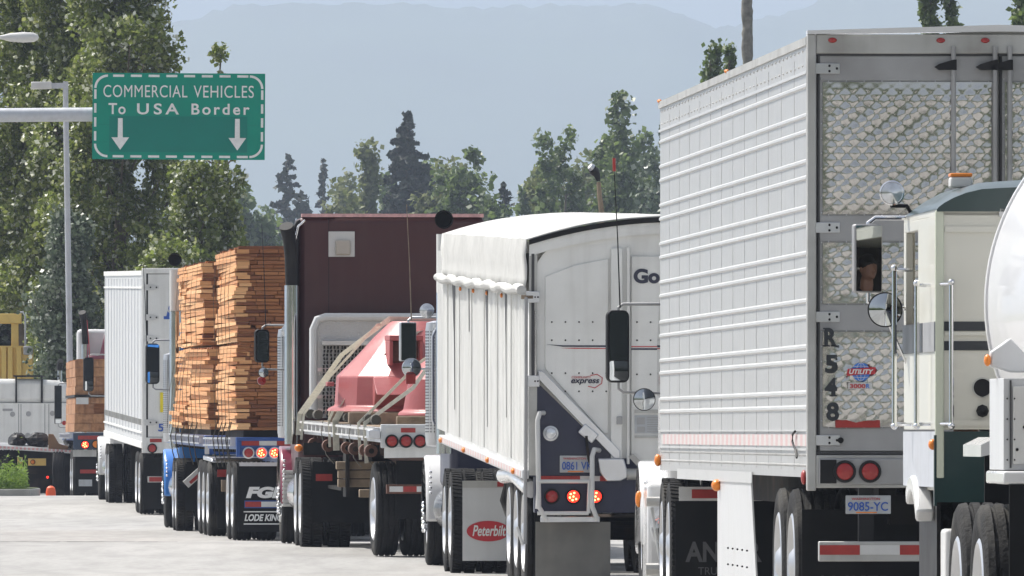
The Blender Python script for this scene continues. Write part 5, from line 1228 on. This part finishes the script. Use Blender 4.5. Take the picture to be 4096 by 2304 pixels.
# yellow gantry frame at far left
d = 285; k = F/d
def Z(py): return EYE+(1090-py)*d/F
g = thing('gantry_frame', 'yellow steel frame with post and panelled base behind the tank truck', 'gantry', (site(0, d), d, 0), 0)
def gX(px): return site(px, d)-site(0, d)
MB().box(gX(-120), gX(54), 0, .3, Z(814), Z(789)).build('top_beam', 'yellow', g, bevel=.02); MB().box(gX(28), gX(46), .05, .25, Z(872), Z(814)).build('post', 'yellow', g, bevel=.01)
pn = MB().box(gX(-120), gX(83), -.1, .4, 0, Z(870)).build('base_panel', 'yellow', g, bevel=.02)
rb = MB()
for q_ in (-60, -20, 2, 18, 40): rb.prism([(gX(q_), -.1), (gX(q_+3), -.2), (gX(q_+14), -.2), (gX(q_+17), -.1)], 'z', .5, Z(874))
rb.build('panel_rib', 'yellow', g)
MB().tube([(gX(46), -.05, Z(786)), (gX(58), -.05, Z(785)), (gX(64), -.05, Z(795)), (gX(64), -.05, Z(870))], .025).build('cable_conduit', 'galv', g)
MB().box(gX(60), gX(84), -.35, -.12, Z(893), Z(870)).build('control_box', 'steel_grey', g, bevel=.03)
# white tank truck parked far left
d = 272; k = F/d
t0 = thing('tank_truck', 'white low tank truck side-on behind the empty flatbed at far left', 'truck', (site(0, d), d, 0), 0)
def X(px): return site(px, d)-site(0, d)
def Z(py): return EYE+(1090-py)*d/F
pr = [(X(170), Z(1015)), (X(170), Z(985)), (X(160), Z(965)), (X(145), Z(957)), (X(80), Z(953)), (X(-150), Z(953)), (X(-150), Z(1015))]
MB().prism(pr, 'y', .0, 2.2).build('tank', 'hopper', t0, bevel=.12)
sb0 = MB().prism([(X(-150), Z(1014)), (X(-150), .9), (X(186), .9), (X(186), Z(1050)), (X(178), Z(1014))], 'y', -.03, 2.25).build('side_body', 'hopper', t0, bevel=.03)
sm = MB()
for q_ in (46, 52, 112, 122): sm.box(X(q_), X(q_)+.02, -.036, -.03, 1.0, Z(1016))
for q_, r_ in ((32, 1042), (72, 1041), (132, 1040), (70, 1095)): sm.disc((X(q_), -.035, Z(r_)), .06, 'y', .01, 12)
sm.box(X(7), X(32), -.036, -.03, Z(1034), Z(1028)); sm.build('body_fittings', 'steel_grey', sb0)
MB().box(X(39), X(43), -.05, -.0, Z(1013), Z(948)).box(X(103), X(108), -.05, 0, Z(1013), Z(948)).box(X(34), X(110), -.06, 1, Z(948), Z(944)).build('tank_hoops', 'black', t0)
MB().tube([(X(149), .4, 1.5), (X(149), .4, Z(930))], .05).build('exhaust_stack', 'chrome', t0); MB().tube([(X(149), .4, Z(930)), (X(150), .36, Z(915)), (X(151), .3, Z(908))], .075).build('stack_tip', 'black', t0)
for px_ in (-90, -30, 150):
    wh = wheel(t0, X(px_), .15); wh.rotation_euler = (0, 0, R(90)) 
# empty flatbed with lumps and bracket
d = 256; k = F/d
fb = thing('flatbed_trailer', 'low empty flatbed trailer at far left with dark lumps and a brown bracket', 'trailer', (site(-60, d), d, 0), 0, 0, 'trailers queued in the lane')
def X(px): return site(px, d)-site(-60, d)
def Z(py): return EYE+(1090-py)*d/F
dk = MB().add([(X(-60), -1, Z(1117)), (X(-60), 1.6, Z(1112)), (X(190), 1.6, Z(1117)), (X(190), -1, Z(1133)), (X(-60), -1, Z(1125)), (X(-60), 1.6, Z(1120)), (X(190), 1.6, Z(1124)), (X(190), -1, Z(1141))],
              [(0, 1, 2, 3), (7, 6, 5, 4), (0, 4, 5, 1), (1, 5, 6, 2), (2, 6, 7, 3), (3, 7, 4, 0)]).build('deck', 'alu', fb, smooth=0)
rt = MB()
for q_ in range(24):
    a = q_/24; rt.box(X(-58)+a*(X(188)-X(-58)), X(-58)+a*(X(188)-X(-58))+.05, -1.02, -1, Z(1124+a*14)-.0, Z(1119+a*13))
rt.build('reflective_tape', 'fadedred', dk)
MB().box(X(-50), X(180), -.6, -.4, Z(1150), Z(1133)).box(X(-50), X(180), .6, .8, Z(1150), Z(1133)).box(X(40), X(135), -.8, -.7, Z(1192), Z(1178)).box(X(60), X(140), -.6, .6, .1, Z(1150)).build('chassis', 'grime', fb)
pl = MB().box(X(75), X(120), -.9, -.86, Z(1171), Z(1153)).build('light_board', 'yellow', fb); lamp(fb, X(87), Z(1162), -.92, .04, 'amber', name='turn_signal'); 
MB().sphere((X(124), -.9, Z(1200)), .025).build('tail_light', 'lens_lit', fb)
for px_, yy in ((4, -.5), (22, -.2), (146, -.8), (168, -.5)):
    wheel(fb, X(px_)+.05, yy)
def lump(px_, w_, h_, lb, seed, m_='black', dd=-.2):
    q = random.Random(seed); o = MB().sphere((0, 0, 0), 1, 12, 8, (w_, .35, h_)); o.v = [tuple(c_*q.uniform(.85, 1.15) for c_ in v) for v in o.v]
    ob = o.build('tarped_bundle', m_, smooth=0); ob.location = (site(px_, d), d+dd, Z(1116)+h_*.4); tag(ob, lb, 'bundle', 'dark bundles on the far flatbed')
lump(45, .2, .17, 'rounded dark bundle on the left of the empty flatbed', 1); lump(96, .26, .17, 'larger dark bundle in the middle of the empty flatbed', 2); lump(176, .12, .14, 'small dark bundle at the right end of the empty flatbed', 3)
br = tag(MB().prism([(0, 0), (.42, 0), (.42, .06), (.22, .12), (.1, .32), (.0, .33)], 'y', -.05, .25).build('steel_bracket', 'rust', bevel=.01), 'brown triangular steel bracket standing on the far flatbed', 'bracket'); br.location = (site(126, d), d-.9, Z(1130)); br.data.materials[0] = mat('brown_steel', (.2, .12, .06), .6, var=.2)
# cone
d = 236.5
cn = thing('traffic_cone', 'small orange traffic cone on the road left of the far wheels', 'cone', (site(128, d), d, gz(d)-.02), 0)
MB().lathe([(.1, 0), (.1, .1), (.08, .18), (.045, .21), (.001, .22)], (0, 0, 0), 'z', 18).build('cone_body', 'orange', cn); MB().box(-.11, .11, -.11, .11, 0, .02).build('cone_base', 'orange', cn)

# whip antennas belong to the trucks
def whip(t, x, y, z0, z1, m='black', tip=None, r=.007):
    o = MB().tube([(x, y, z0), (x-.02, y, (z0+z1)/2), (x-.05, y, z1)], [r, r*.8, r*.6], 6).build('antenna', m, t)
    if tip: MB().tube([(x-.047, y, z1-.02), (x-.05, y, z1+.09)], .013, 8).build('antenna_tip', tip, o)
whip(t6, -.22, 4.6, 2.45, 3.6, tip='red'); whip(t5, -.21, 4.6, 2.6, 3.82, 'timber'); whip(t4, -.2, 4.6+.7, 2.6, 3.85); whip(t3, -.3, 4.6, 2.75, 3.9); whip(t2, -.2, 4.6, 2.62, 3.3, 'sticker_red'); 

# ------------------------------------------------------------------ trees
def leaves_mesh(name, pts, size, m, parent, q, aspect=.75, jitter=.6):
    n_ = len(pts); P = np.array(pts); rs = np.random.RandomState(q)
    a = rs.normal(size=(n_, 3)); a /= np.linalg.norm(a, axis=1)[:, None]; b = rs.normal(size=(n_, 3)); b -= (a*b).sum(1)[:, None]*a; b /= np.linalg.norm(b, axis=1)[:, None]
    s = size*(1+jitter*rs.uniform(-1, 1, n_))[:, None]/2
    c = np.cross(a, b)
    V = np.stack([P-a*s, P+b*s*aspect+c*s*.15, P+a*s, P-b*s*aspect+c*s*.15], 1).reshape(-1, 3)
    me = bpy.data.meshes.new(name); me.vertices.add(4*n_); me.vertices.foreach_set('co', V.astype('f').ravel())
    me.loops.add(4*n_); me.loops.foreach_set('vertex_index', np.arange(4*n_, dtype='i')); me.polygons.add(n_)
    me.polygons.foreach_set('loop_start', np.arange(0, 4*n_, 4, dtype='i')); me.polygons.foreach_set('loop_total', np.full(n_, 4, dtype='i'))
    me.update(); me.validate(); me.materials.append(M[m]); o = bpy.data.objects.new(name, me); COL.objects.link(o); o.parent = parent; return o
def tree(label, px, d, top, base_w, prof, n_clump, leaf, size, per, seed, kind='broad', trunk_r=.25, group='trees behind the queue', bark='bark', csize=.5, name='tree', lean=0, z0=-.3, tops=1):
    """prof: list of (height fraction, radius in m)"""
    q = random.Random(seed)
    if group == G2: d *= 2; prof = [(a, b*2) for a, b in prof]; csize *= 2; size *= 1.9; trunk_r *= 1.6
    H = EYE+(1090-top)*d/F-z0
    t = thing(name, label, 'tree', (site(px, d), d, z0), 0, 0, group)
    def rad(f):
        for (a, ra), (b, rb_) in zip(prof, prof[1:]):
            if f <= b: return ra+(rb_-ra)*(f-a)/(b-a)
        return prof[-1][1]
    tr = MB(); pts = [(.1*math.sin(i*1.3+seed)+lean*i/8*H*.02, .1*math.cos(i+seed), H*(.97 if tops == 1 else .76)*i/8) for i in range(9)]
    tr.tube(pts, [trunk_r*(1-.9*i/8)+.01 for i in range(9)], 8)
    L_ = []; rs = np.random.RandomState(seed)
    f0 = prof[0][0]
    for k in range(n_clump):
        f = f0+(1-f0)*(k+q.random())/n_clump; r = rad(f)
        li = q.randrange(tops); lr = random.Random(seed*31+li); la = lr.uniform(0, 6.28)+li*2.4; lh = 1-(.0 if li == 0 else lr.uniform(.04, .22)); lo_ = (0 if li == 0 else .62)*rad(.45)
        LX, LY = lo_*math.cos(la)*min(1, f*1.6), lo_*math.sin(la)*min(1, f*1.6)
        th = q.uniform(0, 2*math.pi)
        if kind == 'conifer':
            rr = 1.3*r*q.uniform(.55, 1.15); c = Vector((rr*math.cos(th), rr*math.sin(th), f*H-.12*rr*1.6))
            base = Vector((0, 0, f*H+.05)); tr.tube([base, c], [.03+.01*r, .01], 4)
            m_ = max(4, int(per*rr)); s = rs.uniform(.12, 1.02, m_)
            spread = .16*r*(1.1-s)[:, None]+.05
            pp = np.array(base)[None]*(1-s[:, None])+np.array(c)[None]*s[:, None]+rs.normal(size=(m_, 3))*spread*np.array([1, 1, .45])-np.array([0, 0, 1])*(np.abs(rs.normal(size=m_))*.08*r)[:, None]
            L_.append(pp)
        else:
            r *= .72+.42*math.sin(f*17+seed)*math.sin(th*2+seed*1.7)+.2*math.sin(f*41+th*3); rr = max(.1, r)*(q.random()**.45); rr *= (.62 if tops > 1 else 1); c = Vector((rr*math.cos(th)+LX, rr*math.sin(th)+LY, f*H*lh))
            zb = max(f0*.5*H, c.z-rr*1.3-.3); base = Vector((0, 0, min(zb, H*.9)))
            if k % 3 == 0: tr.tube([base, (base+c)/2+Vector((0, 0, -.1*rr)), c], [max(.02, trunk_r*.3*(1-f)), .025, .012], 5)
            cs = csize*q.uniform(.6, 1.25)
            m_ = int(per*q.uniform(.6, 1.3)); v = rs.normal(size=(m_, 3)); v /= np.linalg.norm(v, axis=1)[:, None]; v *= (rs.uniform(0, 1, m_)**.5)[:, None]*cs
            v[:, 2] *= 1.25; L_.append(np.array(c)[None]+v)
    tr.build('trunk', bark, t, smooth=60)
    leaves_mesh('crown', np.concatenate(L_), size, leaf, t, seed); return t
G1 = 'cottonwoods at the left'; G2 = 'hazy trees in the middle distance'
tree('tallest broad cottonwood behind the green sign, running out of the frame', 300, 288, -330, 0, [(.08, 1.9), (.3, 2.2), (.5, 1.8), (.68, 2.0), (.85, 1.5), (1, .3)], 520, 'leaf', .115, 195, 21, group=G1, csize=.4)
tree('cottonwood filling the gap between lamp post and sign', 185, 292, -250, 0, [(.1, 1.6), (.4, 1.8), (.75, 1.6), (1, .4)], 380, 'leaf', .115, 195, 29, group=G1, csize=.42)
tree('cottonwood at the left edge behind the lamp head', 60, 294, -380, 0, [(.3, 1.3), (.5, 1.8), (.8, 1.7), (1, .5)], 330, 'leaf', .115, 195, 22, group=G1, csize=.45)
tree('cottonwood below and right of the green sign with a forked top sprig', 500, 284, 395, 0, [(.1, 1.2), (.4, 1.45), (.8, 1.25), (1, .6)], 260, 'leaf', .115, 195, 23, group=G1, csize=.38, tops=4)
tree('slender cottonwood leader with sprig showing above the sign', 548, 296, 118, 0, [(.6, .9), (.78, .6), (.9, .42), (1, .22)], 50, 'leaf', .11, 90, 24, group=G1, csize=.2, trunk_r=.1, tops=3)
tree('silvery low cottonwood behind the lamp post', 170, 281, 560, 0, [(.05, 1.3), (.5, 1.2), (1, .4)], 170, 'leaf_silver', .11, 180, 25, group=G1, csize=.4)
tree('pale bushy tree behind the white and red truck', 420, 279, 640, 0, [(.05, 1.6), (.5, 1.4), (1, .5)], 170, 'leaf', .11, 180, 26, group=G1, csize=.4)
tree('dark spruce at the far left edge below the cottonwood', 20, 300, 330, 0, [(.02, 1.5), (.6, 1.1), (1, .1)], 300, 'needle_dark', .2, 55, 27, 'conifer', group='dark conifers at the left')
tree('dark spruce behind the yellow gantry', 100, 310, 520, 0, [(.02, 1.7), (.6, 1.0), (1, .1)], 260, 'needle_dark', .2, 55, 28, 'conifer', group='dark conifers at the left')
G2 = 'hazy trees in the middle distance'
tree('rounded hazy broadleaf just right of the green sign', 612, 400, 405, 0, [(.1, 1.1), (.6, .9), (1, .3)], 120, 'leaf_far', .28, 60, 31, group=G2, csize=.5, tops=5)
tree('feathery blue-grey conifer right of the sign', 722, 560, 385, 0, [(.3, 1.6), (.7, 1.0), (1, .1)], 90, 'needle', .3, 20, 32, 'conifer', group=G2)
tree('thin pointed conifer beyond the lumber', 815, 560, 400, 0, [(.3, 1.3), (.75, .5), (1, .05)], 90, 'needle', .28, 22, 33, 'conifer', group=G2)
tree('tallest dark conifer above the maroon sleeper', 1025, 430, 285, 0, [(.25, 1.5), (.6, 1.15), (.85, .7), (1, .08)], 230, 'needle', .24, 46, 34, 'conifer', group=G2)
tree('pale spring-leafed tree left of the dark conifer', 925, 420, 372, 0, [(.2, 1.3), (.7, .75), (1, .2)], 120, 'leaf_light', .2, 50, 35, group=G2, csize=.35)
tree('low pale bush-like tree above the lumber', 850, 400, 470, 0, [(.2, 1.3), (.7, 1.0), (1, .3)], 110, 'leaf_light', .2, 60, 36, group=G2, csize=.45, tops=5)
tree('many-topped poplar right of the dark conifer', 1175, 360, 312, 0, [(.15, 1.25), (.5, 1.15), (.75, .95), (1, .25)], 190, 'leaf_far', .18, 75, 37, group=G2, csize=.33, tops=6)
tree('lower poplar at the left of the many-topped one', 1105, 370, 420, 0, [(.15, 1.0), (.6, .8), (1, .25)], 110, 'leaf_light', .18, 70, 38, group=G2, csize=.4, tops=5)
tree('small reddish tree at the gap in the treeline', 1272, 372, 470, 0, [(.15, .45), (.6, .3), (1, .08)], 60, 'needle', .16, 30, 39, group=G2, csize=.22)
tree('low green tree filling below the poplars', 1225, 352, 455, 0, [(.1, .8), (.6, .7), (1, .3)], 90, 'leaf_far', .18, 70, 40, group=G2, csize=.35, tops=5)
tree('open lacy poplar left of the white box trailer', 1420, 340, 278, 0, [(.15, 1.0), (.6, 1.1), (.85, .7), (1, .15)], 105, 'leaf_far', .16, 70, 41, group=G2, csize=.3, tops=6)
tree('dense poplar touching the edge of the refrigerated trailer', 1560, 335, 248, 0, [(.15, 1.5), (.6, 1.35), (.82, 1.0), (1, .2)], 250, 'leaf_far', .17, 85, 42, group=G2, csize=.36, tops=5)
tree('silvery poplar half hidden by the refrigerated trailer', 1690, 330, 300, 0, [(.15, 1.3), (.7, 1.1), (1, .3)], 150, 'leaf_silver', .16, 80, 43, group=G2, csize=.36, tops=5)
tree('rounded tree low between the poplars and the hopper tarp', 1390, 350, 400, 0, [(.15, .95), (.6, .9), (1, .4)], 90, 'leaf_light', .17, 65, 44, group=G2, csize=.35, tops=5)
for k, (px_, d_, top_, r_, lf) in enumerate(((665, 520, 480, 1.6, 'leaf_far'), (760, 540, 500, 1.8, 'needle'), (870, 500, 440, 1.6, 'leaf_light'), (975, 480, 450, 1.5, 'leaf_far'), (1075, 450, 400, 1.4, 'leaf_far'), (1150, 460, 430, 1.5, 'leaf_light'), (1350, 400, 445, 1.2, 'leaf_far'), (1480, 420, 380, 1.4, 'leaf_light'), (1620, 400, 350, 1.4, 'leaf_far'))):
    tree(['faint bushy tree beside the sign', 'hazy dark tree between the two thin conifers', 'yellowish broad tree under the pale one', 'green tree at the left foot of the dark conifer', 'green tree at the right foot of the dark conifer', 'pale tree behind the many-topped poplar', 'low tree at the left of the lacy poplar', 'pale tree between the lacy and the dense poplar', 'green tree behind the dense poplar beside the trailer'][k], px_, d_, top_, 0, [(.1, r_), (.6, r_*.9), (1, .3)], 110, lf, .24, 60, 60+k, group=G2, csize=.45, tops=4)
G3 = 'tree tops above the refrigerated trailer'
tree('small tree top at the left of the bare pole', 1795, 380, 120, 0, [(.5, 1.0), (.85, .5), (1, .1)], 90, 'leaf_far', .17, 40, 51, group=G3, csize=.3)
tree('small leaning tree top beside the bare pole', 1838, 385, 118, 0, [(.5, .8), (.85, .3), (1, .06)], 60, 'leaf_far', .17, 36, 52, group=G3, csize=.2)
tree('bushy pointed tree top right of the pole', 2338, 330, -40, 0, [(.5, 1.0), (.8, .45), (1, .1)], 110, 'leaf_far', .16, 60, 53, group=G3, csize=.25)
tree('narrow tree top beside the bushy pointed one', 2393, 330, -30, 0, [(.5, .6), (.8, .22), (1, .05)], 70, 'leaf_far', .15, 50, 54, group=G3, csize=.18)
tree('dark tree top at the upper right corner', 2572, 300, -60, 0, [(.5, 1.2), (.85, .5), (1, .2)], 110, 'leaf_far', .16, 60, 55, group=G3, csize=.25)
# bare pole trunk
d = 330
q = random.Random(9); bt = thing('bare_trunk', 'tall bare grey trunk rising behind the refrigerated trailer', 'tree', (site(1890, d), d, -.3), 0)
bp = []; br_ = []
for i in range(120):
    z = i*.125; bp.append((-.001*i*1.1+q.uniform(-.01, .01), q.uniform(-.01, .01), z)); br_.append(.158+.012*math.sin(i*.9)+q.uniform(-.012, .012))
MB().tube(bp, br_, 14).build('trunk', 'bark_pale', bt, smooth=50)
# leaning post with hooded lamp among the poplars
d = 210
def PZ(px, py, dy=0): return Vector((site(px, d+dy), d+dy, EYE+(1090-py)*d/F))
po = thing('hooded_lamp_post', 'weathered post with tilted dark hooded lamp before the right poplars', 'lamp', (site(1510, d), d, 0), 0)
def loc(px, py, dy=0): return PZ(px, py, dy)-Vector((site(1510, d), d, 0))
MB().tube([(.02, 0, 0), loc(1513, 530), loc(1508, 490), loc(1506, 458)], [.06, .05, .045, .04], 10).build('post', 'timber', po)
MB().tube([loc(1490, 424, -.1), loc(1494, 430), loc(1502, 441), loc(1506, 456)], [.07, .085, .06, .03], 14).build('lamp_hood', 'black', po); MB().tube([loc(1484, 418, -.12), loc(1490, 423, -.1)], [.055, .07], 14).build('lamp_rim', 'alu', po)
# weeds on the verge
rs = np.random.RandomState(4); P = []
for k in range(2600):
    x = rs.uniform(site(-60, 233), site(66, 233)); P.append((x, 232.6+rs.uniform(0, 1.5), gz(233)+.14+abs(rs.normal())*.2*(1.2-abs(x+9.5)*.3 if abs(x+9.5) < 3 else .4)))
wd = leaves_mesh('weeds', P, .1, 'weed', None, 5, .25); wd['kind'] = 'stuff'
# dark undergrowth line behind the queue
rs = np.random.RandomState(8); P = []
for k in range(26000):
    x = rs.uniform(-16, 16); y = rs.uniform(318, 326); P.append((x, y, -.3+rs.uniform(0, 1)**1.3*(3.6+1.2*math.sin(x*1.1)+.8*math.sin(x*3.1))))
ug = leaves_mesh('undergrowth', P, .3, 'leaf_far', None, 6); ug['kind'] = 'stuff'

# unseen woodland added behind the camera to darken reflections in steel doors and mirrors
rs = np.random.RandomState(12); P = []
for k in range(30000):
    x = rs.uniform(-170, 170); P.append((x, rs.uniform(-82, -68), -.3+rs.uniform(0, 1)**.9*(19+4*math.sin(x*.11)+3*math.sin(x*.37))))
wl = leaves_mesh('unseen_woodland', P, 1.3, 'leaf_far', None, 9); wl['kind'] = 'stuff'
# ------------------------------------------------------------------ haze
hm = bpy.data.materials.new('haze'); hm.use_nodes = True; hn = hm.node_tree; hn.nodes.remove(hn.nodes['Principled BSDF'])
pv = hn.nodes.new('ShaderNodeVolumePrincipled'); pv.inputs['Color'].default_value = (.54, .625, .8, 1); pv.inputs['Density'].default_value = .00015; pv.inputs['Anisotropy'].default_value = .2
hn.links.new(pv.outputs[0], hn.nodes['Material Output'].inputs['Volume'])
hz = MB().box(-32000, 32000, -250, 28500, -2.3, 1250).build('haze', hm, smooth=0); hz['kind'] = 'stuff'
